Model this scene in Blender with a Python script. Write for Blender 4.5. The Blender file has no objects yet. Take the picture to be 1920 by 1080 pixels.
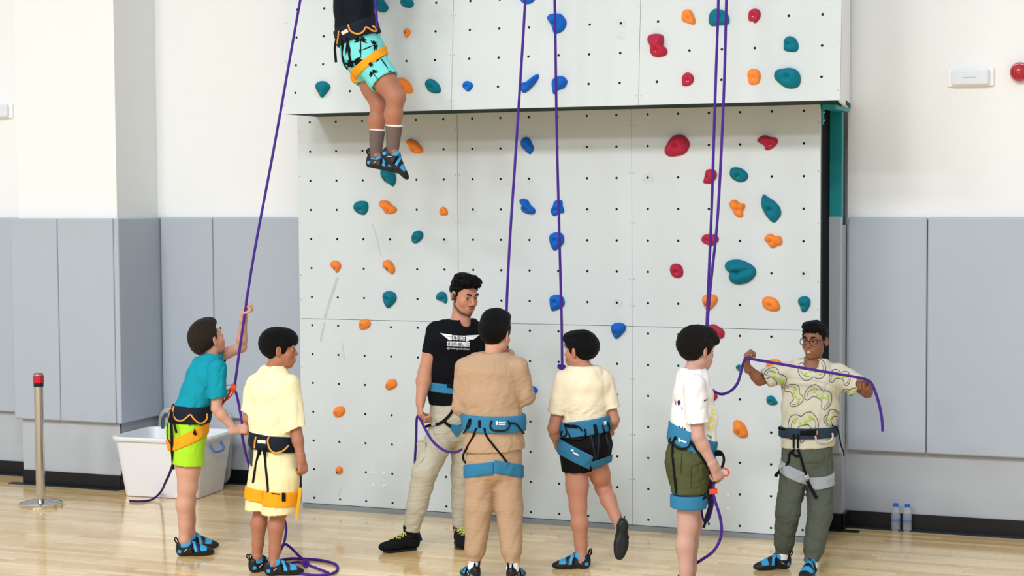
WORLD, LAMP = 0.62, 480
ONLY = []
import bpy, bmesh, math, random
import numpy as np
from mathutils import Vector, Matrix
random.seed(7)
SC = bpy.context.scene
COL = SC.collection
PI = math.pi
# ---------------------------------------------------------------- camera
F = 3257.2
PITCH, ROLL, YAW = 0.0537728, -0.005980, 0.377575
CAM = np.array([0.0, -10.6046, 2.167])
cd = np.array([-math.sin(YAW)*math.cos(PITCH), math.cos(YAW)*math.cos(PITCH), -math.sin(PITCH)])
_r0 = np.array([math.cos(YAW), math.sin(YAW), 0.0]); _u0 = np.cross(_r0, cd)
cr = _r0*math.cos(ROLL)+_u0*math.sin(ROLL)
cu = -_r0*math.sin(ROLL)+_u0*math.cos(ROLL)
HR = _r0.copy()                                   # horizontal right of the viewing direction
HF = np.array([-math.sin(YAW), math.cos(YAW), 0.0])  # horizontal forward
UP = np.array([0.0, 0.0, 1.0])
cam = bpy.data.cameras.new('camera'); cam.sensor_width = 36.0; cam.lens = F/1920*36.0
cam.clip_end = 100
co = bpy.data.objects.new('camera', cam); COL.objects.link(co)
M = Matrix(((cr[0], cu[0], -cd[0], CAM[0]), (cr[1], cu[1], -cd[1], CAM[1]), (cr[2], cu[2], -cd[2], CAM[2]), (0, 0, 0, 1)))
co.matrix_world = M
SC.camera = co
SC.view_settings.view_transform = 'Standard'; SC.view_settings.look = 'None'
SC.view_settings.gamma = 1.0; SC.view_settings.use_curve_mapping = False
SC.view_settings.exposure = 0.0

def ray(px, py): return cd*F + cr*(px-960) + cu*(540-py)
def on_plane(px, py, axis, val):
    v = ray(px, py); return CAM + v*((val-CAM[axis])/v[axis])
def at_depth(px, py, Z): return CAM + ray(px, py)*(Z/F)
def floor_at(px, py): return on_plane(px, py, 2, 0.0)
def depth_of(p): return float((np.asarray(p)-CAM) @ cd)
# upper climbing wall plane: y = UY(z)
UK = 0.0721
def uy(z): return -0.430+(z-3.3857)*UK
def on_upper(px, py):
    v = ray(px, py); n = np.array([0.0, 1.0, -UK]); A = np.array([0.0, uy(3.0), 3.0])
    return CAM+v*(((A-CAM) @ n)/(v @ n))

# ---------------------------------------------------------------- objects
def link(o): COL.objects.link(o); return o
def tag(o, label=None, cat=None, group=None, kind=None):
    if label: o['label'] = label
    if cat: o['category'] = cat
    if group: o['group'] = group
    if kind: o['kind'] = kind
    return o
def empty(name, loc, label=None, cat=None, group=None, kind=None):
    o = bpy.data.objects.new(name, None); o.empty_display_size = 0.1; o.location = Vector(loc); link(o)
    return tag(o, label, cat, group, kind)
def world_origin(o):
    v = Vector((0, 0, 0))
    while o is not None: v = v + o.location; o = o.parent
    return v
def mesh_obj(name, verts, faces, mats, parent=None, smooth=True, mi=None, origin=None, col=None):
    """verts in world space; object origin = origin (or the parent's)"""
    me = bpy.data.meshes.new(name)
    V = np.asarray(verts, dtype=np.float64)
    base = np.array(world_origin(parent)) if parent is not None else np.zeros(3)
    org = np.array(origin) if origin is not None else base
    me.from_pydata((V-org).tolist(), [], faces if isinstance(faces, list) else faces.tolist())
    if not isinstance(mats, (list, tuple)): mats = [mats]
    for m in mats: me.materials.append(m)
    if mi is not None: me.polygons.foreach_set('material_index', np.asarray(mi, dtype=np.int32))
    me.polygons.foreach_set('use_smooth', np.full(len(me.polygons), bool(smooth)))
    if col is not None:
        a = me.color_attributes.new('Col', 'FLOAT_COLOR', 'POINT')
        c4 = np.ones((len(V), 4), dtype=np.float32); c4[:, :3] = col
        a.data.foreach_set('color', c4.ravel())
    me.update()
    o = bpy.data.objects.new(name, me); link(o)
    if parent is not None:
        o.parent = parent
    o.location = Vector((org-base).tolist())
    return o

class MB:
    """collects shapes into one mesh (world space)"""
    def __init__(s): s.v = []; s.f = []; s.m = []; s.n = 0
    def add(s, verts, faces, mi=0):
        s.v.extend([tuple(map(float, p)) for p in verts])
        for f in faces: s.f.append([i+s.n for i in f]); s.m.append(mi)
        s.n += len(verts); return s
    def box(s, x0, x1, y0, y1, z0, z1, mi=0):
        v = [(x0, y0, z0), (x1, y0, z0), (x1, y1, z0), (x0, y1, z0), (x0, y0, z1), (x1, y0, z1), (x1, y1, z1), (x0, y1, z1)]
        f = [(0, 3, 2, 1), (4, 5, 6, 7), (0, 1, 5, 4), (1, 2, 6, 5), (2, 3, 7, 6), (3, 0, 4, 7)]
        return s.add(v, f, mi)
    def obox(s, c, ax, h, mi=0):
        c = np.asarray(c, float); A = [np.asarray(a, float)*k for a, k in zip(ax, h)]
        v = [c+sx*A[0]+sy*A[1]+sz*A[2] for sz in (-1, 1) for sx, sy in ((-1, -1), (1, -1), (1, 1), (-1, 1))]
        f = [(0, 3, 2, 1), (4, 5, 6, 7), (0, 1, 5, 4), (1, 2, 6, 5), (2, 3, 7, 6), (3, 0, 4, 7)]
        return s.add(v, f, mi)
    def prism(s, poly, y0, y1, mi=0):
        """poly of (x,z), extruded in y"""
        n = len(poly); v = [(x, y0, z) for x, z in poly]+[(x, y1, z) for x, z in poly]
        f = [list(range(n)), list(range(2*n-1, n-1, -1))]+[(i, i+n, (i+1) % n+n, (i+1) % n) for i in range(n)]
        return s.add(v, f, mi)
    def lathe(s, c, ax, prof, n=28, mi=0):
        """prof: list of (r, h) along the axis"""
        c = np.asarray(c, float); w = np.asarray(ax, float); w = w/np.linalg.norm(w)
        a = np.cross(w, [0, 0, 1.0]);
        if np.linalg.norm(a) < 1e-3: a = np.array([1.0, 0, 0])
        a /= np.linalg.norm(a); b = np.cross(w, a); v = []; f = []
        for r, h in prof:
            for k in range(n):
                t = 2*PI*k/n; v.append(c+w*h+(a*math.cos(t)+b*math.sin(t))*max(r, 1e-5))
        for i in range(len(prof)-1):
            for k in range(n):
                k2 = (k+1) % n; f.append((i*n+k, i*n+k2, (i+1)*n+k2, (i+1)*n+k))
        f.append(list(range(n))[::-1]); f.append([(len(prof)-1)*n+k for k in range(n)])
        return s.add(v, f, mi)
    def tube(s, pts, r, n=10, mi=0, closed=False, flat=None, up=None, sub=6, caps=True):
        """swept tube through pts (catmull rom). flat=(w,t): ribbon half sizes, w across, with 'up' the thickness direction"""
        P = smooth_path(pts, sub, closed) if sub > 1 else np.asarray(pts, float)
        m = len(P); T = np.zeros_like(P)
        if closed: T = np.roll(P, -1, 0)-np.roll(P, 1, 0)
        else:
            T[1:-1] = P[2:]-P[:-2]; T[0] = P[1]-P[0]; T[-1] = P[-1]-P[-2]
        T /= np.maximum(np.linalg.norm(T, axis=1, keepdims=True), 1e-9)
        N = None; v = []; f = []
        for i in range(m):
            if flat is not None and up is not None:
                u = np.asarray(up[i*len(up)//m] if isinstance(up, list) else up, float)
                N = u-T[i]*(u @ T[i])
                if np.linalg.norm(N) < 1e-4: N = np.cross(T[i], [1, 0.3, 0.1])
            else:
                if N is None:
                    N = np.cross(T[i], [0.12, 0.3, 1.0])
                    if np.linalg.norm(N) < 1e-3: N = np.cross(T[i], [1.0, 0, 0])
                N = N-T[i]*(N @ T[i])
            N = N/np.linalg.norm(N); B = np.cross(T[i], N)
            rr = r[i*len(r)//m] if isinstance(r, (list, tuple)) else r
            for k in range(n):
                t = 2*PI*k/n
                if flat is not None:
                    c_, s_ = math.cos(t), math.sin(t)
                    e = 0.45
                    v.append(P[i]+N*flat[1]*math.copysign(abs(s_)**e, s_)+B*flat[0]*math.copysign(abs(c_)**e, c_))
                else: v.append(P[i]+(N*math.cos(t)+B*math.sin(t))*rr)
        R = m if closed else m-1
        for i in range(R):
            j = (i+1) % m
            for k in range(n):
                k2 = (k+1) % n; f.append((i*n+k, i*n+k2, j*n+k2, j*n+k))
        if not closed and caps: f.append(list(range(n))[::-1]); f.append([(m-1)*n+k for k in range(n)])
        return s.add(v, f, mi)
    def build(s, name, mats, parent=None, smooth=True, origin=None):
        o = mesh_obj(name, s.v, s.f, mats, parent, smooth, s.m, origin)
        if smooth:
            o.data.set_sharp_from_angle(angle=math.radians(40)) if hasattr(o.data, 'set_sharp_from_angle') else None
        return o
def smooth_path(pts, sub=6, closed=False):
    P = np.asarray(pts, float); n = len(P)
    if n < 3 and not closed:
        return np.array([P[0]+(P[-1]-P[0])*t for t in np.linspace(0, 1, max(2, sub))])
    out = []
    R = n if closed else n-1
    for i in range(R):
        p0 = P[(i-1) % n] if (closed or i > 0) else 2*P[0]-P[1]
        p1 = P[i]; p2 = P[(i+1) % n]
        p3 = P[(i+2) % n] if (closed or i+2 < n) else 2*P[-1]-P[-2]
        for k in range(sub):
            t = k/sub
            out.append(0.5*((2*p1)+(-p0+p2)*t+(2*p0-5*p1+4*p2-p3)*t*t+(-p0+3*p1-3*p2+p3)*t**3))
    if not closed: out.append(P[-1])
    return np.array(out)
def bevel(o, w=0.004, seg=2):
    m = o.modifiers.new('bevel', 'BEVEL'); m.width = w; m.segments = seg; m.limit_method = 'ANGLE'; m.angle_limit = math.radians(35); return o

# ---------------------------------------------------------------- materials
def lin(c):
    if isinstance(c, str):
        c = c.lstrip('#'); c = [int(c[i:i+2], 16)/255 for i in (0, 2, 4)]
        c = [x/12.92 if x <= 0.04045 else ((x+0.055)/1.055)**2.4 for x in c]
    return tuple(c)+(1.0,) if len(c) == 3 else tuple(c)
MATS = {}
def mat(name, color, rough=0.6, metal=0.0, bump=0.0, bscale=40.0, var=0.0, vscale=6.0, sheen=0.0, spec=None, coat=0.0, trans=0.0, ior=1.45, alpha=1.0, sss=0.0, vcol=False, stretch=None, emit=None):
    if name in MATS: return MATS[name]
    m = bpy.data.materials.new(name); m.use_nodes = True; nt = m.node_tree; N = nt.nodes; L = nt.links
    b = N['Principled BSDF']; c = lin(color)
    if spec is None: spec = .12 if (rough >= .55 and metal == 0) else .5
    b.inputs['Base Color'].default_value = c; b.inputs['Roughness'].default_value = rough; b.inputs['Metallic'].default_value = metal
    b.inputs['Specular IOR Level'].default_value = spec; b.inputs['IOR'].default_value = ior
    b.inputs['Coat Weight'].default_value = coat; b.inputs['Transmission Weight'].default_value = trans; b.inputs['Alpha'].default_value = alpha
    b.inputs['Sheen Weight'].default_value = sheen
    if sss: b.inputs['Subsurface Weight'].default_value = sss; b.inputs['Subsurface Radius'].default_value = (0.9, 0.35, 0.2); b.inputs['Subsurface Scale'].default_value = 0.012
    if emit: b.inputs['Emission Color'].default_value = lin(emit[0]); b.inputs['Emission Strength'].default_value = emit[1]
    tc = N.new('ShaderNodeTexCoord'); src = tc.outputs['Object']
    if stretch:
        mp = N.new('ShaderNodeMapping'); mp.inputs['Scale'].default_value = stretch; L.new(src, mp.inputs[0]); src = mp.outputs[0]
    base = None
    if vcol:
        a = N.new('ShaderNodeVertexColor'); a.layer_name = 'Col'; base = a.outputs[0]; L.new(base, b.inputs['Base Color'])
    if var:
        n = N.new('ShaderNodeTexNoise'); n.inputs['Scale'].default_value = vscale; n.inputs['Detail'].default_value = 5; L.new(src, n.inputs['Vector'])
        r = N.new('ShaderNodeMapRange'); r.inputs[1].default_value = 0.3; r.inputs[2].default_value = 0.7; r.inputs[3].default_value = 1-var; r.inputs[4].default_value = 1+var; L.new(n.outputs[0], r.inputs[0])
        mx = N.new('ShaderNodeVectorMath'); mx.operation = 'SCALE'
        if base is not None: L.new(base, mx.inputs[0])
        else: mx.inputs[0].default_value = c[:3]
        L.new(r.outputs[0], mx.inputs['Scale']); L.new(mx.outputs[0], b.inputs['Base Color'])
    if bump:
        n = N.new('ShaderNodeTexNoise'); n.inputs['Scale'].default_value = bscale; n.inputs['Detail'].default_value = 4; L.new(src, n.inputs['Vector'])
        bp = N.new('ShaderNodeBump'); bp.inputs['Strength'].default_value = bump; bp.inputs['Distance'].default_value = 0.01; L.new(n.outputs[0], bp.inputs['Height']); L.new(bp.outputs[0], b.inputs['Normal'])
    MATS[name] = m; return m
# ---------------------------------------------------------------- materials of the hall
m_white = mat('painted_plaster', '#ecf0f1', 0.75, var=0.012, vscale=0.6, bump=0.03, bscale=60)
m_pad = mat('grey_vinyl_padding', '#afb9c5', 0.5, var=0.03, vscale=0.9, bump=0.05, bscale=5)
m_padlow = mat('grey_painted_wall', '#b4bac1', 0.55, var=0.05, vscale=1.4)
m_base = mat('black_rubber_baseboard', '#0c0e12', 0.35, var=0.3, vscale=5)
m_basecoat = mat('baseboard_floor_strip', '#1b2730', 0.3, var=0.5, vscale=14)
m_cwall = mat('textured_climbing_panel', '#cdd6d9', 0.7, var=0.03, vscale=1.1, bump=0.12, bscale=220)
m_hole = mat('dark_bolt_hole', '#14181c', 0.6)
m_ghost = mat('chalk_mark', '#c9d1d2', 0.8, var=0.06, vscale=30)
m_screw = mat('panel_screw', '#9aa2a6', 0.4, metal=0.4)
m_rivet = mat('panel_cap', '#e6eaea', 0.4)
m_seam = mat('panel_edge', '#8f9799', 0.8)
m_teal = mat('teal_steel', '#0a8f98', 0.45)
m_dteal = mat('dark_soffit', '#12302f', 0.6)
m_char = mat('charcoal_frame', '#2c3335', 0.55)
m_black = mat('black_void', '#0a0b0d', 0.7)
m_strip = mat('grey_metal_strip', '#8d969c', 0.4, metal=0.3)
m_steel = mat('polished_steel', '#cfc9c0', 0.12, metal=1.0)
m_steel2 = mat('brushed_steel', '#c8ccd0', 0.3, metal=1.0)

def floor_material():
    m = bpy.data.materials.new('maple_sports_floor'); m.use_nodes = True; nt = m.node_tree; N = nt.nodes; L = nt.links
    b = N['Principled BSDF']; tc = N.new('ShaderNodeTexCoord')
    def brick(w, h, off, c1, c2, bias):
        k = N.new('ShaderNodeTexBrick'); k.inputs['Scale'].default_value = 1.0; k.inputs['Mortar Size'].default_value = 0.0009
        k.inputs['Mortar Smooth'].default_value = 0.0; k.inputs['Bias'].default_value = bias
        k.inputs['Brick Width'].default_value = w; k.inputs['Row Height'].default_value = h; k.offset = off; k.offset_frequency = 2; k.squash = 0.72; k.squash_frequency = 3
        k.inputs['Color1'].default_value = lin(c1); k.inputs['Color2'].default_value = lin(c2); k.inputs['Mortar'].default_value = lin('#c9a878')
        return k
    mp = N.new('ShaderNodeMapping'); mp.inputs['Location'].default_value = (20.13, 20.02, 0); L.new(tc.outputs['Object'], mp.inputs[0])
    # slide every row by its own amount so the board ends do not line up
    sep = N.new('ShaderNodeSeparateXYZ'); L.new(mp.outputs[0], sep.inputs[0])
    dv = N.new('ShaderNodeMath'); dv.operation = 'DIVIDE'; dv.inputs[1].default_value = 0.066; L.new(sep.outputs[1], dv.inputs[0])
    fl = N.new('ShaderNodeMath'); fl.operation = 'FLOOR'; L.new(dv.outputs[0], fl.inputs[0])
    wn = N.new('ShaderNodeTexWhiteNoise'); wn.noise_dimensions = '1D'; L.new(fl.outputs[0], wn.inputs['W'])
    ad = N.new('ShaderNodeMath'); ad.operation = 'MULTIPLY_ADD'; ad.inputs[1].default_value = 3.1; L.new(wn.outputs[0], ad.inputs[0]); L.new(sep.outputs[0], ad.inputs[2])
    cb = N.new('ShaderNodeCombineXYZ'); L.new(ad.outputs[0], cb.inputs[0]); L.new(sep.outputs[1], cb.inputs[1])
    k1 = brick(0.85, 0.066, 0.37, '#fae2ac', '#e0b97a', -0.12); L.new(cb.outputs[0], k1.inputs[0])
    k2 = brick(0.31, 0.066, 0.61, '#ffffff', '#b07a42', -0.78); L.new(cb.outputs[0], k2.inputs[0])
    mul = N.new('ShaderNodeMix'); mul.data_type = 'RGBA'; mul.blend_type = 'MULTIPLY'; mul.inputs[0].default_value = 0.8
    L.new(k1.outputs[0], mul.inputs[6]); L.new(k2.outputs[0], mul.inputs[7])
    gm = N.new('ShaderNodeMapping'); gm.inputs['Scale'].default_value = (2.2, 60, 1); L.new(tc.outputs['Object'], gm.inputs[0])
    n = N.new('ShaderNodeTexNoise'); n.inputs['Scale'].default_value = 1.0; n.inputs['Detail'].default_value = 6; n.inputs['Distortion'].default_value = 0.6; L.new(gm.outputs[0], n.inputs[0])
    rp = N.new('ShaderNodeValToRGB'); rp.color_ramp.elements[0].position = 0.25; rp.color_ramp.elements[0].color = lin('#d9b98c'); rp.color_ramp.elements[1].position = 0.62; rp.color_ramp.elements[1].color = (1, 1, 1, 1)
    L.new(n.outputs[0], rp.inputs[0])
    m2 = N.new('ShaderNodeMix'); m2.data_type = 'RGBA'; m2.blend_type = 'MULTIPLY'; m2.inputs[0].default_value = 0.3
    L.new(mul.outputs[2], m2.inputs[6]); L.new(rp.outputs[0], m2.inputs[7]); L.new(m2.outputs[2], b.inputs['Base Color'])
    b.inputs['Roughness'].default_value = 0.22; b.inputs['Coat Weight'].default_value = 0.6; b.inputs['Coat Roughness'].default_value = 0.06
    n3 = N.new('ShaderNodeTexNoise'); n3.inputs['Scale'].default_value = 3; L.new(tc.outputs['Object'], n3.inputs[0])
    bp = N.new('ShaderNodeBump'); bp.inputs['Strength'].default_value = 0.05; bp.inputs['Distance'].default_value = 0.02; L.new(n3.outputs[0], bp.inputs['Height']); L.new(bp.outputs[0], b.inputs['Coat Normal'])
    return m
# ---------------------------------------------------------------- the hall
X0, X1 = -14.0, 5.0
YL, YC, YB, YR = 0.53, 0.21, 0.75, 0.62    # far-left wall, column front, back wall, right wall
PT = 2.01                                   # top of the padding
def struct(mb, name, m, **k): return tag(mb.build(name, m, smooth=False, **k), kind='structure')
b = MB(); b.box(X0, X1, -14, 1.4, -0.12, 0.0); fl = struct(b, 'floor', floor_material())
b = MB(); b.box(X0, -8.29, YL, YL+0.2, 0, 8.4); struct(b, 'wall_left', m_white)
b = MB(); b.box(-8.29, -7.41, YC, YL+0.6, 0, 8.4); struct(b, 'wall_column', m_white)
b = MB(); b.box(-7.41, -2.12, YB, YB+0.2, 0, 8.4); struct(b, 'wall_back', m_white)
b = MB(); b.box(-2.12, X1, YR, YR+0.3, 0, 8.4); struct(b, 'wall_right', m_white)
# grey painted band below the pads (thin facing boards)
def skirt(name, x0, x1, y, z1=0.50, m=m_padlow):
    b = MB(); b.box(x0, x1, y-0.006, y+0.001, 0.09, z1); struct(b, name, m)
skirt('trim_1', X0, -8.285, YL); skirt('trim_2', -8.285, -7.404, YC); skirt('trim_3', -7.404, -5.6, YB); skirt('trim_4', -2.12, X1, YR)
b = MB(); b.box(-7.411, -7.404, YC-0.006, YB, 0.09, 0.5); struct(b, 'trim_5', m_padlow)
def base(name, x0, x1, y, side=None):
    b = MB(); b.box(x0, x1, y-0.018, y, 0, 0.105)
    b.box(x0-(0.09 if name == 'baseboard_column' else 0), x1+0.0, y-0.075, y-0.018, 0, 0.008, 1)
    if side: b.box(side[0], side[0]+0.018, y-0.018, side[1], 0, 0.105)
    struct(b, name, [m_base, m_basecoat])
base('baseboard_left', X0, -8.285, YL); base('baseboard_column', -8.285, -7.404, YC, (-7.410, YB)); base('baseboard_back', -7.39, -5.5, YB); base('baseboard_right', -2.12, X1, YR)
# short block of wall beside the climbing wall
b = MB(); b.box(-2.26, -2.12, 0.47, YB+0.1, 0, 1.96); struct(b, 'wall_stub', m_padlow)
b = MB(); b.box(-2.27, -2.11, 0.452, 0.47, 0, 0.105); b.box(-2.30, -2.00, 0.395, 0.452, 0, 0.008, 1); b.box(-2.12, -2.10, 0.452, YR, 0, 0.105); struct(b, 'baseboard_stub', [m_base, m_basecoat])
# wall pads
def pad(x0, x1, y, label, z0=0.497, z1=PT, th=0.055, dy=None, group=None):
    b = MB(); b.box(x0+0.002, x1-0.002, y-th, y-0.0005, z0, z1)
    o = b.build('wall_pad', m_pad, smooth=False, origin=((x0+x1)/2, y, z0)); bevel(o, 0.012, 3)
    tag(o, label, 'wall pad', 'grey wall pads'); return o
pad(-9.9, -8.33, YL, 'grey wall pad at the extreme left edge, behind the chrome post')
pad(-8.325, -7.905, YC, 'left half of the grey padding on the front of the projecting column')
pad(-7.905, -7.412, YC, 'right half of the grey padding on the front of the projecting column')
b = MB(); b.box(-7.4095, -7.365, YC-0.055, YB-0.02, 0.497, PT); o = b.build('wall_pad', m_pad, smooth=False, origin=(-7.4, 0.45, 0.497)); bevel(o, 0.01, 3)
tag(o, 'narrow darker grey pad on the side face of the column, above the plastic bin', 'wall pad', 'grey wall pads')
pad(-7.36, -6.90, YB, 'grey wall pad just right of the column corner, above the bin')
pad(-6.90, -5.5, YB, 'grey wall pad between the bin and the climbing wall')
pad(-2.265, -2.118, 0.4695, 'narrow grey pad beside the climbing wall opening, right of the boy in glasses', z1=2.015, th=0.04)
pad(-2.108, -1.605, YR, 'grey wall pad behind the dangling rope end, right of the boy in glasses', z0=0.505, z1=2.007, th=0.06)
pad(-1.605, 0.4, YR, 'wide grey wall pad at the right edge of the picture', z0=0.505, z1=2.007, th=0.06)

# ---------------------------------------------------------------- climbing wall
cw = empty('climbing_wall', (-4.0, 0, 0), 'tall pale grey climbing wall of bolted panels with a rectangular recess below', 'climbing wall')
GX = [-5.69+.2*c+.0086*(c//6) for c in range(18)]
GZ = [2.669-.2*r+(.0056 if r >= 7 else 0) for r in range(14)]
def disc(b, c, r, mi, ax=(0, -1, 0), n=14, dz=0.0006, kx=1.0, kz=1.0, rot=0.0):
    v = [(c[0]+r*kx*math.cos(2*PI*k/n+rot), c[1]-dz+(0 if ax == (0, -1, 0) else UK*r*kz*math.sin(2*PI*k/n+rot)), c[2]+r*kz*math.sin(2*PI*k/n+rot)) for k in range(n)]
    b.add(v, [list(range(n))], mi)
def screw(b, x, z, mi=3): disc(b, (x, 0, z), 0.0045, mi, n=8)
xs = [-5.788, -4.590, -3.380, -2.169]; zs = [0.035, 1.319, 2.712]
ghosts = [(6, 1, .03), (10, 1, .038), (12, 2, .04), (6, 3, .022), (10, 3, .02), (5, 4, .026), (11, 6, .034), (17, 5, .033), (1, 8, .03), (7, 5, .022), (9, 5, .02), (8, 2, .024), (16, 7, .02)]
for i in range(3):
    for j in range(2):
        b = MB(); x0, x1, z0, z1 = xs[i]+.0015, xs[i+1]-.0015, zs[j]+.0015, zs[j+1]-.0015
        b.box(x0, x1, 0, 0.018, z0, z1)
        for c in range(i*6, i*6+6):
            for r, z in enumerate(GZ):
                if z0 < z < z1:
                    disc(b, (GX[c], 0, z), 0.0080, 1)
                    for gc, gr, rr in ghosts:
                        if (gc, gr) == (c, r): disc(b, (GX[c]+.006, 0, z-.008), rr, 2, n=20, dz=0.0003, kx=1.0, kz=.92, rot=gc)
        for z in ([0.33, .62, .98] if j == 0 else [1.45, 1.62, 1.98, 2.3, 2.6]):
            for x in (x0+.012, x1-.012): screw(b, x, z)
        if j == 0 and i in (0, 2):
            cx = GX[3]-.103 if i == 0 else GX[14]+.085
            for dx in (-.04, .04):
                for z in (.178, .265): b.lathe((cx+dx, 0, z+(0.01 if i == 0 else 0)), (0, -1, 0), [(0.011, 0), (0.011, .001), (.0085, .004), (.003, .0055)], 14, 4)
        b.build('lower_panel', [m_cwall, m_hole, m_ghost, m_screw, m_rivet], cw, smooth=False)
# upper part
ux = [-5.634, -4.422, -3.183, -1.959]; UZ0, UZ1 = 2.704, 6.6
UGX = [-5.5422+.2*c+.03636*(c//6) for c in range(18)]
UGZ = [3.3877-.1819*r for r in range(-16, 4)]
ug = [(11, 1, .035, 0), (1, 3, .055, 0), (11, 1, .03, -.075)]
for i in range(3):
    b = MB(); x0, x1 = ux[i]+.0012, ux[i+1]-.0012
    v = [(x, uy(z)+d, z) for d in (0, .02) for x, z in ((x0, UZ0), (x1, UZ0), (x1, UZ1), (x0, UZ1))]
    b.add(v, [(0, 1, 2, 3), (7, 6, 5, 4), (0, 4, 5, 1), (1, 5, 6, 2), (2, 6, 7, 3), (3, 7, 4, 0)], 0)
    for c in range(i*6, i*6+6):
        for r, z in enumerate(UGZ):
            disc(b, (UGX[c], uy(z), z), 0.0080, 1, ax=0, dz=0.0008)
            for gc, gr, rr, dz in ug:
                if (gc, gr) == (c, r-16): disc(b, (UGX[c], uy(z+dz), z+dz), rr, 2, n=20, dz=0.0004, kx=1.25 if gr == 3 else 1, kz=.8, ax=0)
    for z in (2.76, 3.05, 3.3):
        for x in (x0+.012, x1-.012): disc(b, (x, uy(z), z), .0045, 3, n=8, ax=0)
    b.build('upper_panel', [m_cwall, m_hole, m_ghost, m_screw], cw, smooth=False)
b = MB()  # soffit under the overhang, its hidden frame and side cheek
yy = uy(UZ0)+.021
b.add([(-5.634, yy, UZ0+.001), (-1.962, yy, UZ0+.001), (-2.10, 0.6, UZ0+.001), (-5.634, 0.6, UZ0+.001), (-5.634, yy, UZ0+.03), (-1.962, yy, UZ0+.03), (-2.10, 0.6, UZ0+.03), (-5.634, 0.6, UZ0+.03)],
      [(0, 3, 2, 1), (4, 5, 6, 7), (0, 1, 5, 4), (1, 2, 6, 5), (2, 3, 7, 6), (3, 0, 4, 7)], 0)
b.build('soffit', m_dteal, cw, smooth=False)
b = MB(); t = .02
v = []
for z in (UZ0-.004, UZ1):
    v += [(-1.9575, uy(z)+.0215, z), (-1.975, uy(z)+.0215, z), (-2.13, .6, z), (-2.105, .6, z)]
b.add(v, [(0, 1, 2, 3), (7, 6, 5, 4), (0, 4, 5, 1), (1, 5, 6, 2), (2, 6, 7, 3), (3, 7, 4, 0)]); b.build('side_cheek', m_white, cw, smooth=False)
b = MB(); b.box(-5.78, -2.20, .021, .55, .0, 2.69); b.build('backing_frame', m_black, cw, smooth=False)
b = MB(); b.box(-2.196, -2.17, .019, .06, .0, 2.69); b.box(-2.19, -2.125, .50, .56, 1.0, 2.69); b.build('side_frame', m_char, cw, smooth=False)
b = MB(); b.box(-2.172, -2.160, .022, .055, 2.585, 2.703); b.build('bracket', m_teal, cw, smooth=False)
b = MB()
for z in (2.61, 2.66): b.lathe((-2.160, .035, z), (1, 0, 0), [(.009, 0), (.009, .004), (.004, .007)], 10)
b.build('bolt', m_steel2, cw)
b = MB(); b.box(-2.205, -2.125, .44, .50, 1.94, UZ0-.02); b.box(-2.155, -2.075, -.02, .44, UZ0-.03, UZ0-.001); b.build('steel_post', m_teal, cw, smooth=False)
b = MB(); b.box(-5.775, -2.175, -.012, .02, 0, .033); b.build('base_strip', m_strip, cw, smooth=False)
# soft scuffs on the lower wall
m_scuff = mat('scuff_mark', '#bcc3c6', 0.8, var=0.1, vscale=30)
b = MB()
for pts, w in (([(633, 520), (625, 545), (616, 572), (609, 596)], .011), ([(609, 605), (604, 625), (601, 640)], .007), ([(698, 420), (706, 445), (712, 470), (715, 480)], .004), ([(641, 640), (644, 660), (646, 675)], .003), ([(641, 912), (637, 925), (634, 932)], .003)):
    P = [on_plane(x, y, 1, -.0006) for x, y in pts]; b.tube(P, w, n=8, flat=(w, .0005), up=(0, -1, 0), sub=5)
b.build('scuff', m_scuff, cw)

# ---------------------------------------------------------------- light: high-bay lamps of the hall and an even white world background added as soft ambient
w = bpy.data.worlds.new('hall'); SC.world = w; w.use_nodes = True
w.node_tree.nodes['Background'].inputs[0].default_value = lin('#f4f8ff'); w.node_tree.nodes['Background'].inputs[1].default_value = WORLD
def lamp(x, y, z, e, s=2.2, tgt=None, c=(1, 1, 1)):
    l = bpy.data.lights.new('high_bay_lamp', 'AREA'); l.shape = 'DISK'; l.size = s; l.energy = e; l.color = c
    o = bpy.data.objects.new('high_bay_lamp', l); o.location = (x, y, z); link(o); l.use_shadow = True
    if tgt: o.rotation_euler = (Vector(tgt)-Vector((x, y, z))).to_track_quat('-Z', 'Y').to_euler()
    return o
for x in (-8.5, -4.5, -0.5):
    for y in (-10.5, -15.0): lamp(x, y, 8.2, LAMP)
# ---------------------------------------------------------------- climbing holds
HC = {'teal': mat('teal_hold', '#0d7287', 0.55, var=0.06, vscale=9, bump=0.25, bscale=260), 'orange': mat('orange_hold', '#f08a3c', 0.6, var=0.05, vscale=9, bump=0.25, bscale=260),
      'red': mat('crimson_hold', '#b02c46', 0.55, var=0.07, vscale=9, bump=0.25, bscale=260), 'blue': mat('blue_hold', '#1763c4', 0.55, var=0.05, vscale=9, bump=0.25, bscale=260)}
m_bolt = mat('hold_bolt', '#8d9094', 0.35, metal=0.8); m_boltin = mat('bolt_socket', '#101214', 0.6)
def closed_outline(P, n=56):
    P = smooth_path(P, 8, True); d = np.linalg.norm(np.roll(P, -1, 0)-P, axis=1); s = np.concatenate([[0], np.cumsum(d)])
    t = np.linspace(0, s[-1], n, endpoint=False); Q = np.vstack([P, P[:1]])
    return np.stack([np.interp(t, s, Q[:, k]) for k in range(P.shape[1])], 1)
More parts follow.
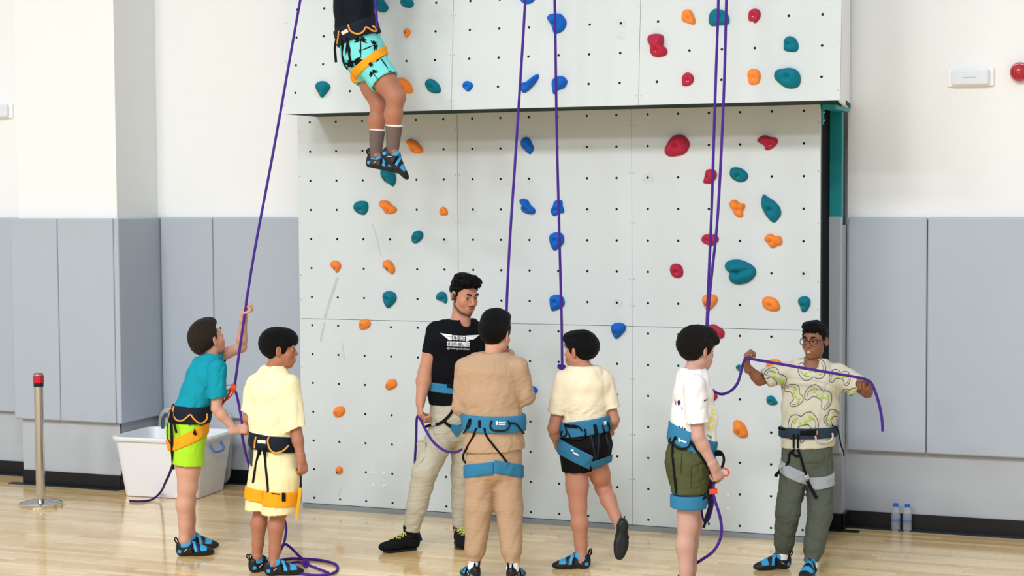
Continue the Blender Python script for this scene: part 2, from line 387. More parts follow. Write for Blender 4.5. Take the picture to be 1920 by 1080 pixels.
def hold(tile, color, bolt, pts, upper, label, h=None, ridge=None):
    ox, oy, sc = tile; pj = (lambda x, y: on_upper(ox+x/sc, oy+y/sc)) if upper else (lambda x, y: on_plane(ox+x/sc, oy+y/sc, 1, 0.0))
    O = closed_outline([pj(*p) for p in pts]); B = pj(*bolt); c = O.mean(0)
    nrm = np.array([0, -1, UK]) if upper else np.array([0, -1.0, 0]); nrm = nrm/np.linalg.norm(nrm)
    ext = O.max(0)-O.min(0); size = min(ext[0], ext[2]); H = h or max(.028, min(.075, size*.42))
    c = c*.75+B*.25
    rs = [1.0, 1.0, .985, .955, .91, .85, .76, .65, .52, .38, .24, .1]
    rnd = random.Random(len(label)*7+int(bolt[0])); ph = rnd.uniform(0, 6); a0 = rnd.uniform(0.6, 2.4)
    V = []; n = len(O)
    def height(p, r):
        q = p-c; base = (1-r**2.6)**.62
        tilt = 1+.30*(q[2]/max(ext[2], .01))+.10*math.sin(ph+q[0]/ext[0]*4)
        k = q[0]*math.cos(a0)+q[2]*math.sin(a0); cre = 1+.13*math.tanh(k/size*7)
        if ridge: k = q[0]*math.cos(ridge)+q[2]*math.sin(ridge); cre = 1-.34*math.exp(-(k/(size*.10))**2)*min(1, (1-r)*3)
        dB = math.hypot(p[0]-B[0], p[2]-B[2]); dip = 1-.5*math.exp(-(dB/.015)**2)
        return H*base*tilt*cre*dip
    for j, r in enumerate(rs):
        for k in range(n):
            p = c+(O[k]-c)*r; z = 0.0 if j == 0 else (0.004+height(p, r)); V.append(p+nrm*(z-.0005))
    V.append(c+nrm*(.004+height(c, 0))); Fc = []
    for j in range(len(rs)-1):
        for k in range(n): k2 = (k+1) % n; Fc.append((j*n+k, j*n+k2, (j+1)*n+k2, (j+1)*n+k))
    for k in range(n): Fc.append(((len(rs)-1)*n+k, (len(rs)-1)*n+(k+1) % n, len(V)-1))
    name = 'climbing_hold'
    o = mesh_obj(name, V, Fc, HC[color], None, True, origin=B)
    tag(o, label, 'climbing hold', color+' climbing holds')
    # fix winding if needed
    bm = bmesh.new(); bm.from_mesh(o.data); bmesh.ops.recalc_face_normals(bm, faces=bm.faces); bm.to_mesh(o.data); bm.free()
    hb = .004+height(B, min(1, np.linalg.norm(B-c)/max(.01, size*.6)))*.98
    b = MB(); b.lathe(B+nrm*(hb-.006), nrm, [(.0098, 0), (.0098, .006), (.0088, .0078), (.0062, .0078), (.0055, .004)], 16, 0); b.lathe(B+nrm*(hb-.003), nrm, [(.0052, 0), (.0052, .0028)], 6, 1)
    bo = b.build('bolt', [m_bolt, m_boltin], o)
    return o
T1, T2, T3, T4, T5, T6, T7, T8 = (580, 130, 3.6), (600, 420, 4.911), (960, 0, 5.4), (960, 240, 4.5), (1220, 420, 5.4), (1220, 240, 5.4), (1200, 0, 5.4), (1320, 600, 4.5)
T9, T10, T11, T12 = (560, 0, 3.087), (540, 380, 1.741), (820, 380, 4.908), (1000, 580, 4.321)
HOLDS = [
 (T1, 'teal', (70, 148), [(50, 100), (75, 82), (110, 82), (138, 105), (142, 125), (120, 160), (88, 192), (65, 165), (48, 130)], 1, 'teal teardrop hold left of the hanging climber, just above the ledge'),
 (T1, 'orange', (637, 127), [(595, 60), (630, 58), (670, 80), (698, 130), (695, 160), (650, 158), (615, 120), (590, 90)], 1, 'orange hold peeking out behind the hanging climber\'s knee'),
 (T1, 'teal', (828, 124), [(785, 95), (800, 70), (830, 66), (865, 90), (885, 120), (887, 152), (855, 163), (810, 148), (790, 120)], 1, 'slanted oval teal hold right of the climber\'s knee'),
 (T1, 'blue', (1066, 121), [(1037, 110), (1050, 84), (1075, 80), (1100, 95), (1105, 118), (1075, 150), (1045, 130)], 1, 'smallest round blue hold, just above the ledge'),
 (T1, 'orange', (711, 543), [(656, 490), (670, 473), (700, 475), (735, 495), (765, 535), (765, 560), (735, 568), (695, 560), (680, 535), (672, 510)], 0, 'orange bean-shaped hold right of the climber\'s shoes'),
 (T1, 'teal', (520, 748), [(485, 690), (500, 665), (550, 672), (580, 705), (587, 750), (568, 790), (545, 775), (510, 755), (492, 725)], 0, 'teal hold directly below the climber\'s shoes'),
 (T1, 'teal', (354, 950), [(302, 935), (315, 900), (350, 888), (390, 895), (400, 930), (390, 965), (368, 982), (325, 968)], 0, 'round teal hold beside an orange one, left of it and below the climber'),
 (T1, 'orange', (536, 952), [(472, 905), (485, 888), (530, 888), (560, 915), (592, 940), (582, 965), (545, 975), (512, 970), (498, 940), (480, 925)], 0, 'hooked orange hold below the climber, right of a round teal hold'),
 (T1, 'orange', (902, 951), [(880, 960), (888, 938), (905, 928), (925, 940), (936, 965), (930, 982), (890, 982)], 0, 'tiny orange triangular hold on the upper row of the recess'),
 (T2, 'teal', (885, 142), [(850, 115), (870, 75), (905, 58), (940, 70), (953, 105), (935, 145), (890, 176), (855, 168), (846, 135)], 0, 'tilted teal oval hold above and left of the instructor\'s head'),
 (T2, 'orange', (147, 409), [(95, 372), (110, 345), (145, 336), (180, 350), (197, 385), (180, 425), (155, 448), (138, 425), (110, 395)], 0, 'orange hold nearest the left edge of the recess, above the long scuff'),
 (T2, 'orange', (630, 417), [(580, 375), (590, 342), (625, 330), (660, 345), (690, 395), (692, 435), (670, 460), (625, 430), (590, 400)], 0, 'orange hold straight above the largest teal teardrop on the left'),
 (T2, 'teal', (637, 688), [(580, 665), (595, 630), (640, 617), (690, 635), (708, 680), (690, 725), (632, 775), (600, 745), (585, 700)], 0, 'large teal teardrop hold left of the instructor\'s head'),
 (T2, 'teal', (1147, 693), [(1070, 675), (1085, 640), (1120, 622), (1155, 635), (1173, 670), (1172, 715), (1155, 731), (1125, 710), (1080, 695)], 0, 'small teal hold almost touching the instructor\'s ear'),
 (T2, 'orange', (396, 940), [(360, 935), (370, 895), (405, 877), (450, 880), (470, 915), (455, 950), (410, 970), (370, 965)], 0, 'orange hold sitting on the horizontal panel joint'),
 (T10, 'orange', (328, 600), [(320, 595), (330, 578), (350, 577), (357, 592), (350, 603), (330, 611), (320, 605)], 0, 'orange hold left of the instructor\'s bare upper arm'),
 (T10, 'orange', (161, 690), [(149, 685), (158, 668), (180, 666), (187, 680), (178, 695), (158, 700)], 0, 'orange hold right of the yellow-shirted boy\'s sleeve'),
 (T10, 'orange', (163, 880), [(157, 872), (163, 862), (176, 864), (179, 876), (170, 885), (158, 882)], 0, 'lowest orange hold, small and round, near the floor'),
 (T3, 'blue', (150, -10), [(82, -5), (90, -40), (150, -60), (215, -40), (235, -10), (205, 28), (150, 42), (105, 25)], 1, 'blue hold cut off by the top edge, beside a rope'),
 (T3, 'blue', (457, 252), [(362, 185), (385, 150), (440, 138), (500, 145), (545, 200), (552, 250), (520, 310), (455, 342), (425, 335), (410, 270), (380, 220)], 1, 'largest blue hold, behind the rope near the top edge'),
 (T3, 'blue', (146, 866), [(93, 870), (110, 840), (160, 830), (215, 785), (262, 752), (275, 775), (255, 820), (190, 900), (130, 940), (98, 925)], 1, 'blue banana-shaped hold pointing up to the right'),
 (T3, 'blue', (457, 852), [(405, 850), (420, 800), (480, 770), (535, 782), (562, 830), (530, 890), (455, 920), (440, 948), (418, 948)], 1, 'blue hold behind the rope, just above the ledge'),
 (T4, 'blue', (122, 170), [(75, 130), (85, 95), (115, 78), (150, 90), (170, 130), (187, 175), (160, 217), (140, 215), (90, 170)], 0, 'blue hold just below the ledge, between two ropes'),
 (T4, 'blue', (124, 693), [(65, 615), (85, 597), (130, 605), (160, 650), (195, 685), (195, 718), (160, 728), (100, 712), (78, 680), (85, 650)], 0, 'curved blue hold left of a rope-crossed one, in the recess'),
 (T4, 'blue', (376, 695), [(330, 690), (350, 655), (360, 620), (390, 606), (425, 615), (428, 655), (442, 690), (435, 715), (400, 720), (362, 743), (335, 725)], 0, 'three-lobed blue hold crossed by the rope'),
 (T4, 'blue', (375, 946), [(317, 940), (325, 900), (370, 880), (420, 888), (442, 930), (430, 980), (365, 1035), (335, 1005)], 0, 'blue teardrop hold crossed by the rope, below the three-lobed one'),
 (T11, 'blue', (1097, 913), [(1036, 900), (1050, 860), (1100, 845), (1150, 860), (1173, 905), (1160, 955), (1070, 995), (1045, 975)], 0, 'round blue hold crossed by the rope, above the boy in cream'),
 (T12, 'blue', (664, 193), [(632, 150), (645, 120), (690, 107), (735, 118), (752, 150), (735, 185), (675, 238), (645, 205)], 0, 'blue hold on its own to the right of the cream-shirted boy\'s head'),
 (T12, 'blue', (-20, 665), [(-55, 660), (-20, 625), (15, 628), (38, 655), (20, 680), (-15, 692), (-45, 685)], 0, 'blue hold half hidden behind the elbow in the tan sweatshirt'),
 (T12, 'blue', (430, 455), [(400, 440), (450, 435), (475, 450), (455, 468), (400, 475)], 0, 'tiny blue hold mostly hidden behind the cream-shirted boy\'s neck'),
 (T5, 'red', (580, 170), [(515, 160), (530, 120), (570, 103), (610, 112), (650, 103), (685, 130), (688, 170), (650, 200), (615, 228), (580, 210), (535, 190)], 0, 'red heart-shaped hold crossed by two ropes'),
 (T5, 'orange', (1215, 173), [(1152, 155), (1175, 115), (1220, 98), (1265, 122), (1315, 125), (1335, 165), (1328, 205), (1285, 215), (1240, 242), (1205, 225), (1180, 185)], 0, 'lobed orange hold right of the biggest heart-shaped teal hold and above it'),
 (T5, 'red', (268, 487), [(198, 465), (210, 420), (250, 402), (300, 412), (328, 460), (325, 520), (285, 545), (235, 535), (210, 505)], 0, 'red oval hold alone above the white-shirted boy\'s head'),
 (T5, 'teal', (886, 500), [(752, 425), (775, 380), (850, 358), (940, 370), (1040, 425), (1070, 480), (1055, 530), (990, 590), (890, 612), (820, 590), (793, 540), (805, 495), (770, 465)], 0, 'big teal heart-shaped hold lying on its side'),
 (T5, 'orange', (565, 815), [(525, 770), (540, 725), (600, 708), (660, 722), (680, 765), (660, 810), (600, 872), (555, 855), (535, 815)], 0, 'orange teardrop hold crossed by the rope above the white-shirted boy'),
 (T5, 'orange', (1212, 830), [(1130, 780), (1150, 745), (1200, 735), (1270, 760), (1310, 825), (1300, 870), (1245, 882), (1175, 865), (1140, 830)], 0, 'orange oval hold left of the boy in glasses, level with his hair'),
 (T5, 'teal', (1545, 832), [(1492, 785), (1510, 745), (1565, 730), (1610, 755), (1617, 805), (1590, 870), (1550, 892), (1525, 875), (1510, 825)], 0, 'teal hold just above the head of the boy in glasses'),
 (T8, 'red', (90, 100), [(20, 60), (75, 35), (125, 55), (170, 90), (172, 130), (150, 155), (90, 160), (30, 120)], 0, 'red hold half hidden behind the white-shirted boy\'s hair'),
 (T6, 'red', (265, 182), [(143, 230), (160, 180), (210, 100), (280, 65), (350, 85), (395, 150), (385, 210), (335, 265), (220, 290), (160, 272)], 0, 'largest flat red hold, below the ledge on the right panel'),
 (T6, 'red', (1214, 165), [(1080, 130), (1110, 88), (1165, 73), (1210, 90), (1270, 100), (1290, 135), (1270, 175), (1215, 215), (1165, 222), (1150, 180), (1110, 155)], 0, 'red saddle-shaped hold below the ledge, near the right edge'),
 (T6, 'red', (572, 495), [(535, 550), (550, 480), (570, 425), (620, 418), (660, 435), (672, 480), (655, 520), (610, 560), (560, 560)], 0, 'small red hold touched by the left of two ropes, above the heart-shaped one'),
 (T6, 'teal', (890, 490), [(802, 460), (815, 410), (870, 397), (935, 418), (980, 460), (987, 500), (960, 535), (905, 548), (845, 525), (810, 490)], 0, 'teal oval hold just right of the paired ropes'),
 (T6, 'orange', (896, 830), [(798, 780), (815, 740), (850, 725), (885, 742), (905, 762), (945, 765), (957, 795), (935, 840), (935, 895), (895, 905), (855, 880), (830, 825)], 0, 'knobbly orange hold below the teal oval beside the paired ropes'),
 (T6, 'teal', (1216, 828), [(1145, 670), (1185, 695), (1260, 745), (1310, 805), (1322, 870), (1295, 920), (1255, 957), (1215, 940), (1160, 870), (1125, 790), (1125, 720)], 0, 'long pointed leaf-shaped teal hold'),
 (T7, 'orange', (498, 200), [(423, 180), (435, 120), (480, 98), (520, 110), (548, 165), (562, 215), (545, 250), (490, 235), (435, 215)], 1, 'orange hold near the top edge, left of the roped teal one'),
 (T7, 'teal', (826, 183), [(697, 200), (710, 135), (760, 92), (820, 98), (880, 130), (908, 200), (890, 250), (810, 258), (735, 265), (705, 245)], 1, 'teal hold crossed by two ropes near the top edge'),
 (T7, 'red', (1153, 163), [(1098, 165), (1110, 115), (1160, 90), (1210, 105), (1223, 155), (1205, 200), (1165, 235), (1140, 215), (1105, 212)], 1, 'small red hold near the top edge, right of the paired ropes'),
 (T7, 'red', (171, 518), [(78, 410), (95, 360), (160, 342), (230, 355), (245, 410), (235, 460), (265, 485), (280, 525), (260, 560), (190, 578), (130, 565), (103, 520), (105, 465)], 1, 'red peanut-shaped hold on the upper panel'),
 (T7, 'teal', (1507, 460), [(1457, 480), (1465, 400), (1515, 367), (1575, 390), (1605, 450), (1600, 505), (1560, 527), (1490, 520), (1460, 505)], 1, 'medium teal hold above the widest teal one, far right of the upper panel'),
 (T7, 'red', (490, 818), [(427, 830), (432, 770), (480, 735), (530, 755), (547, 800), (530, 845), (485, 870), (435, 868)], 1, 'small red hold just above the ledge, left of the paired ropes'),
 (T7, 'orange', (1157, 795), [(1090, 750), (1110, 710), (1155, 700), (1205, 715), (1222, 770), (1205, 840), (1160, 858), (1110, 850), (1095, 800)], 1, 'orange hold just above the ledge, left of the widest teal one'),
 (T7, 'teal', (1498, 783), [(1358, 770), (1380, 715), (1450, 695), (1530, 688), (1600, 720), (1628, 790), (1610, 870), (1535, 897), (1460, 880), (1385, 820)], 1, 'widest teal hold on the upper panel, just above the ledge'),
 (T8, 'teal', (300, 405), [(270, 398), (285, 378), (315, 380), (332, 400), (320, 425), (295, 430), (278, 415)], 0, 'small teal hold behind the raised hand of the boy in glasses'),
 (T8, 'red', (60, 650), [(45, 620), (80, 615), (110, 630), (112, 655), (80, 685), (50, 692), (30, 650)], 0, 'lowest red hold, beside the white-shirted boy\'s chest'),
 (T8, 'teal', (567, 688), [(528, 665), (545, 640), (580, 640), (620, 690), (610, 712), (565, 717), (535, 700)], 0, 'lowest teal hold, left of the printed shirt'),
 (T8, 'orange', (299, 953), [(248, 870), (265, 845), (305, 850), (345, 885), (372, 955), (360, 985), (315, 990), (275, 970), (243, 930), (255, 905)], 0, 'orange hook-shaped hold between the white-shirted boy and the boy in glasses'),
 (T8, 'orange', (560, 410), [(525, 395), (540, 345), (590, 330), (640, 340), (655, 370), (640, 410), (590, 430), (540, 430)], 0, 'orange hold half hidden behind the shoulder of the boy in glasses'),
 (T9, 'teal', (470, 30), [(435, -20), (485, -10), (500, 10), (520, 40), (515, 60), (495, 73), (460, 65), (435, 40), (425, 5)], 1, 'teal hold behind the climber\'s back at the top edge'),
 (T9, 'teal', (617, 18), [(590, 10), (610, -15), (650, -10), (668, 25), (650, 45), (620, 42), (598, 30)], 1, 'teal hold at the top edge, right of the hanging climber'),
 (T9, 'orange', (622, 186), [(610, 185), (618, 168), (635, 165), (648, 180), (645, 200), (628, 218), (615, 208)], 1, 'tiny orange hold on the upper panel, right of the climber\'s waist'),
]
for t in HOLDS:
    hold(t[0], t[1], t[2], t[3], bool(t[4]), t[5], ridge=(1.75 if 'big teal heart' in t[5] else None))

# ---------------------------------------------------------------- wall fittings
m_lens = mat('clear_lamp_cover', '#dfe6ee', 0.25, spec=0.6, bump=0.02); m_lampin = mat('lamp_reflector', '#f3f5f8', 0.35)
def emergency_light(x, y, z, label, w=.26, h=.115):
    o = empty('emergency_light', (x, y, z), label, 'light', 'emergency lights')
    b = MB(); b.box(x-w/2-.012, x+w/2+.012, y-.02, y, z-h/2, z+h/2); q = b.build('housing', m_lampin, o, smooth=False); bevel(q, .008)
    b = MB(); b.box(x-w/2+.015, x+w/2-.015, y-.055, y-.02, z-h/2+.008, z+h/2-.008); q = b.build('cover', m_lens, o, smooth=False); bevel(q, .012, 3)
    b = MB(); b.box(x-.04, x+.04, y-.0565, y-.055, z-.004, z-.002); b.build('marking', mat('lamp_marking', '#8a93a0', .6), q, smooth=False)
emergency_light(-1.352, YR, 2.882, 'white rectangular emergency light beside the red alarm on the right wall')
emergency_light(-8.70, YL, 2.838, 'white rectangular emergency light cut off at the left edge')
o = empty('fire_alarm', (-1.055, YR, 2.905), 'round red fire alarm sounder at the right edge of the picture', 'fire alarm')
m_alarm = mat('red_alarm_plastic', '#b5192f', 0.25, coat=.5); m_alarmd = mat('dark_red_recess', '#4c0512', 0.3)
b = MB(); b.lathe((-1.055, YR, 2.905), (0, -1, 0), [(.058, 0), (.06, .02), (.058, .045), (.05, .055), (.044, .056)], 32); b.build('base', m_alarm, o)
b = MB(); b.lathe((-1.055, YR-.05, 2.905), (0, -1, 0), [(.044, 0), (.042, .008), (.036, .003)], 32); b.build('rim', m_alarmd, o)
b = MB(); b.lathe((-1.055, YR-.045, 2.908), (0, -1, 0), [(.035, 0), (.035, .01), (.03, .022), (.018, .03), (.004, .033)], 32); b.build('lens', m_alarm, o)

# ---------------------------------------------------------------- crowd-control post
P = floor_at(77, 949); px_, py_ = P[0], P[1]
o = empty('barrier_post', (px_, py_, 0), 'chrome barrier post with a red belt head, standing by the left wall', 'barrier post')
b = MB(); b.lathe((px_, py_, 0), (0, 0, 1), [(.148, 0), (.150, .004), (.150, .022), (.146, .026), (.10, .038), (.045, .052), (.034, .056), (.034, .06)], 48); b.build('base', m_steel, o)
b = MB(); b.lathe((px_, py_, .055), (0, 0, 1), [(.034, 0), (.034, .006), (.0315, .006), (.0315, .80), (.033, .80)], 32); b.build('pole', m_steel, o)
b = MB(); b.lathe((px_, py_, .845), (0, 0, 1), [(.0345, 0), (.0345, .08), (.031, .092), (.0, .094)], 32); hd = b.build('belt_head', mat('black_plastic_cap', '#17181b', .35), o)
b = MB(); b.lathe((px_, py_, .872), (0, 0, 1), [(.036, 0), (.0365, .001), (.0365, .049), (.036, .05)], 32)
b.box(px_+.01, px_+.04, py_-.034, py_-.012, .872, .922); b.build('belt', mat('red_belt', '#c8102e', .5), hd)
b = MB(); b.lathe((px_, py_, .925), (0, 0, 1), [(.0352, 0), (.0352, .008)], 32); b.build('collar', m_steel, hd)

# ---------------------------------------------------------------- water bottles
m_pet = mat('clear_bottle', '#eef3fa', 0.08, trans=0.6, ior=1.1, alpha=.6); m_water = mat('bottle_cap_blue', '#1c5fd0', 0.4); m_lab = mat('bottle_label', '#5c86c8', .4, alpha=.8)
for k, (px, py, lab) in enumerate([(1681, 993, 'left of two small clear water bottles with blue caps on the floor'), (1702, 995, 'right of two small clear water bottles with blue caps on the floor')]):
    P = floor_at(px, py); P[1] = YR-.055
    o = empty('water_bottle', P, lab, 'bottle', 'water bottles by the wall')
    b = MB(); pr = [(.022, 0.004), (.027, .0), (.029, .006), (.029, .02), (.027, .026), (.029, .032), (.029, .05), (.0275, .055), (.029, .06), (.029, .095), (.026, .12), (.018, .145), (.0125, .155), (.0125, .168)]
    b.lathe(P+[0, 0, .001], (0, 0, 1), pr, 24); b.build('bottle_body', m_pet, o)
    b = MB(); b.lathe(P+[0, 0, .157], (0, 0, 1), [(.0155, 0), (.016, .002), (.016, .016), (.014, .019)], 24); b.build('cap', m_water, o)
    b = MB(); b.lathe(P+[0, 0, .062], (0, 0, 1), [(.0293, 0), (.0295, .001), (.0295, .014), (.0293, .015)], 24); b.build('label', m_lab, o)

# ---------------------------------------------------------------- plastic storage bin with its lid behind
m_bin = mat('translucent_white_plastic', '#f3f6fa', 0.4, sss=0.0, spec=.5, trans=0.15, coat=.1); m_lid = mat('clear_plastic_lid', '#dde4e9', 0.25, trans=0.25, ior=1.2, alpha=.7); m_handle = mat('blue_plastic_handle', '#4f87d6', 0.35)
A = floor_at(232, 930); Bq = floor_at(368, 937); C4 = floor_at(440, 912)
ux_ = Bq-A; L1 = np.linalg.norm(ux_); ux_ /= L1; vx_ = np.array([-ux_[1], ux_[0], 0])
bc = (A+C4)/2
def bin_frame():
    # rectangle: long front from A to B, depth along vx_
    depth = .60
    return L1, depth
W_, D_ = L1, 0.62
D_ = 0.46
ctr = A+ux_*(W_/2)+vx_*(D_/2)
BH = .44
o = empty('storage_bin', ctr, 'large translucent white plastic storage bin behind the boy in the teal shirt', 'storage bin')
def rrect(cx, w, d, z, r, n=6):
    pts = []
    for qx, qy, a0 in ((1, 1, 0), (-1, 1, 90), (-1, -1, 180), (1, -1, 270)):
        for k in range(n+1):
            a = math.radians(a0+90*k/n); pts.append(cx+ux_*((w/2-r)*qx+r*math.cos(a))+vx_*((d/2-r)*qy+r*math.sin(a))+UP*z)
    return pts
def loft(b, rings, mi=0, cap0=True, cap1=True):
    n = len(rings[0]); v = [p for r in rings for p in r]; f = []
    for i in range(len(rings)-1):
        for k in range(n): k2 = (k+1) % n; f.append((i*n+k, i*n+k2, (i+1)*n+k2, (i+1)*n+k))
    if cap0: f.append(list(range(n))[::-1])
    if cap1: f.append([(len(rings)-1)*n+k for k in range(n)])
    b.add(v, f, mi)
b = MB(); g = .055
loft(b, [rrect(ctr, W_, D_, .004, .05), rrect(ctr, W_+2*g, D_+2*g, BH-.03, .07), rrect(ctr, W_+2*g+.035, D_+2*g+.035, BH-.028, .085), rrect(ctr, W_+2*g+.045, D_+2*g+.045, BH-.012, .09), rrect(ctr, W_+2*g+.03, D_+2*g+.03, BH, .085), rrect(ctr, W_+2*g-.01, D_+2*g-.01, BH, .07), rrect(ctr, W_+2*g-.02, D_+2*g-.02, BH-.01, .065), rrect(ctr, W_-.012, D_-.012, .012, .045)])
b.build('bin_body', m_bin, o)
# handle on the short right side
hc = ctr+ux_*(W_/2+g*.8)-vx_*.02+UP*(BH-.085)
b = MB(); b.tube([hc-vx_*.085+UP*.03, hc-vx_*.085+ux_*.03-UP*.01, hc-vx_*.06+ux_*.035-UP*.03, hc+ux_*.035-UP*.035, hc+vx_*.06+ux_*.035-UP*.03, hc+vx_*.085+ux_*.03-UP*.01, hc+vx_*.085+UP*.03], .009, 10); b.build('handle', m_handle, o)
# lid leaning on the wall behind
lo = floor_at(428, 908)
lid = empty('bin_lid', (-6.98, .61, 0), 'clear plastic lid standing upright behind the storage bin', 'lid')
b = MB()
c0 = on_plane(366, 835, 1, .645); c0[2] = .285; lx = np.array([1.0, 0, 0]); lz = np.array([0, .12, .993]); ln = np.cross(lx, lz)
def lrect(w, h, r, off, n=6):
    pts = []
    for qx, qy, a0 in ((1, 1, 0), (-1, 1, 90), (-1, -1, 180), (1, -1, 270)):
        for k in range(n+1):
            a = math.radians(a0+90*k/n); pts.append(c0+lx*((w/2-r)*qx+r*math.cos(a))+lz*((h/2-r)*qy+r*math.sin(a))+ln*off)
    return pts
loft(b, [lrect(.64, .56, .09, 0), lrect(.64, .56, .09, .022), lrect(.56, .52, .08, .024), lrect(.54, .50, .07, .012), lrect(.30, .18, .03, .018), lrect(.28, .16, .03, .012)], cap0=False)
b.build('lid_panel', m_lid, lid)
# ---------------------------------------------------------------- implicit surfaces (smooth body and cloth shapes)
f32 = np.float32
def nrm(v): v = np.asarray(v, float); return v/max(np.linalg.norm(v), 1e-9)
class Prim:
    def __init__(s, fn, c, R): s.fn = fn; s.c = np.asarray(c, f32); s.R = float(R)
    def __call__(s, P): return s.fn(P)
def cap(a, b, ra, rb=None):
    a = np.asarray(a, f32); b = np.asarray(b, f32); rb = ra if rb is None else rb; ba = b-a; L2 = float(ba @ ba)+1e-12
    def fn(P):
        q = P-a; t = np.clip((q @ ba)/L2, 0, 1); q = q-t[:, None]*ba
        return np.sqrt(np.einsum('ij,ij->i', q, q))-(ra+(rb-ra)*t)
    return Prim(fn, (a+b)/2, math.sqrt(L2)/2+max(ra, rb))
def sph(c, r): return ell(c, (r, r, r))
def ell(c, r, ax=None):
    c = np.asarray(c, f32); r = np.asarray(r, f32); A = np.eye(3, dtype=f32) if ax is None else np.asarray(ax, f32)  # rows = axes
    def fn(P):
        q = (P-c) @ A.T; k0 = np.sqrt(((q/r)**2).sum(1)); k1 = np.sqrt(((q/(r*r))**2).sum(1))+1e-9
        return k0*(k0-1)/k1
    return Prim(fn, c, float(r.max()))
def ecap(a, b, wa, wb, wdir):
    """tapered elliptical limb, wa=(half width, half depth)"""
    a = np.asarray(a, f32); b = np.asarray(b, f32); ba = b-a; L = float(np.linalg.norm(ba))+1e-9; u = ba/L
    w = np.asarray(wdir, f32); w = w-u*(w @ u); w = w/np.linalg.norm(w); d = np.cross(u, w); m = min(min(wa), min(wb))
    def fn(P):
        q = P-a; t0 = (q @ u); t = np.clip(t0/L, 0, 1); z = t0-t*L; x = q @ w; y = q @ d
        rw = wa[0]+(wb[0]-wa[0])*t; rd = wa[1]+(wb[1]-wa[1])*t
        k0 = np.sqrt((x/rw)**2+(y/rd)**2+(z/m)**2); k1 = np.sqrt((x/rw**2)**2+(y/rd**2)**2+(z/m**2)**2)+1e-9
        return k0*(k0-1)/k1
    return Prim(fn, (a+b)/2, L/2+max(max(wa), max(wb)))
def rbox(c, h, ax, r):
    c = np.asarray(c, f32); A = np.asarray(ax, f32); h = np.asarray(h, f32)-r
    def fn(P):
        q = np.abs((P-c) @ A.T)-h
        return np.sqrt((np.maximum(q, 0)**2).sum(1))+np.minimum(q.max(1), 0)-r
    return Prim(fn, c, float(np.linalg.norm(h))+r)
def smin(a, b, k):
    if k <= 0: return np.minimum(a, b)
    h = np.clip(.5+.5*(b-a)/k, 0, 1); return b+(a-b)*h-k*h*(1-h)
def smax(a, b, k): return -smin(-a, -b, k)
class Model:
    def __init__(s): s.ops = []
    def add(s, p, k=.012): s.ops.append(('a', p, k)); return s
    def sub(s, p, k=.008): s.ops.append(('s', p, k)); return s
    def cut(s, p0, n, k=.003):
        p0 = np.asarray(p0, f32); n = np.asarray(nrm(n), f32); s.ops.append(('i', Prim(lambda P: (P-p0) @ n, (0, 0, 0), 99), k)); return s
    def isect(s, fn, k=.003): s.ops.append(('i', Prim(fn, (0, 0, 0), 99), k)); return s
    def disp(s, fn): s.ops.append(('d', Prim(fn, (0, 0, 0), 99), 0)); return s
    def __call__(s, P, ops=None):
        P = np.asarray(P, f32); f = np.full(len(P), .3, f32)
        for o, p, k in (s.ops if ops is None else ops):
            if o == 'a': f = smin(f, p(P), k)
            elif o == 's': f = smax(f, -p(P), k)
            elif o == 'i': f = smax(f, p(P), k)
            else: f = f+p(P)
        return f
    def near(s, c, br):
        out = []
        for o in s.ops:
            if o[0] in 'as' and float(np.linalg.norm(o[1].c-c))-o[1].R-br > .05+o[2]: continue
            out.append(o)
        return out
    def bounds(s):
        lo = np.full(3, 1e9); hi = -lo
        for o, p, k in s.ops:
            if o == 'a': lo = np.minimum(lo, p.c-p.R); hi = np.maximum(hi, p.c+p.R)
        return lo-.02, hi+.02
def group(ops_model, R=None):
    lo, hi = ops_model.bounds(); return Prim(lambda P: ops_model(P), (lo+hi)/2, np.linalg.norm(hi-lo)/2)
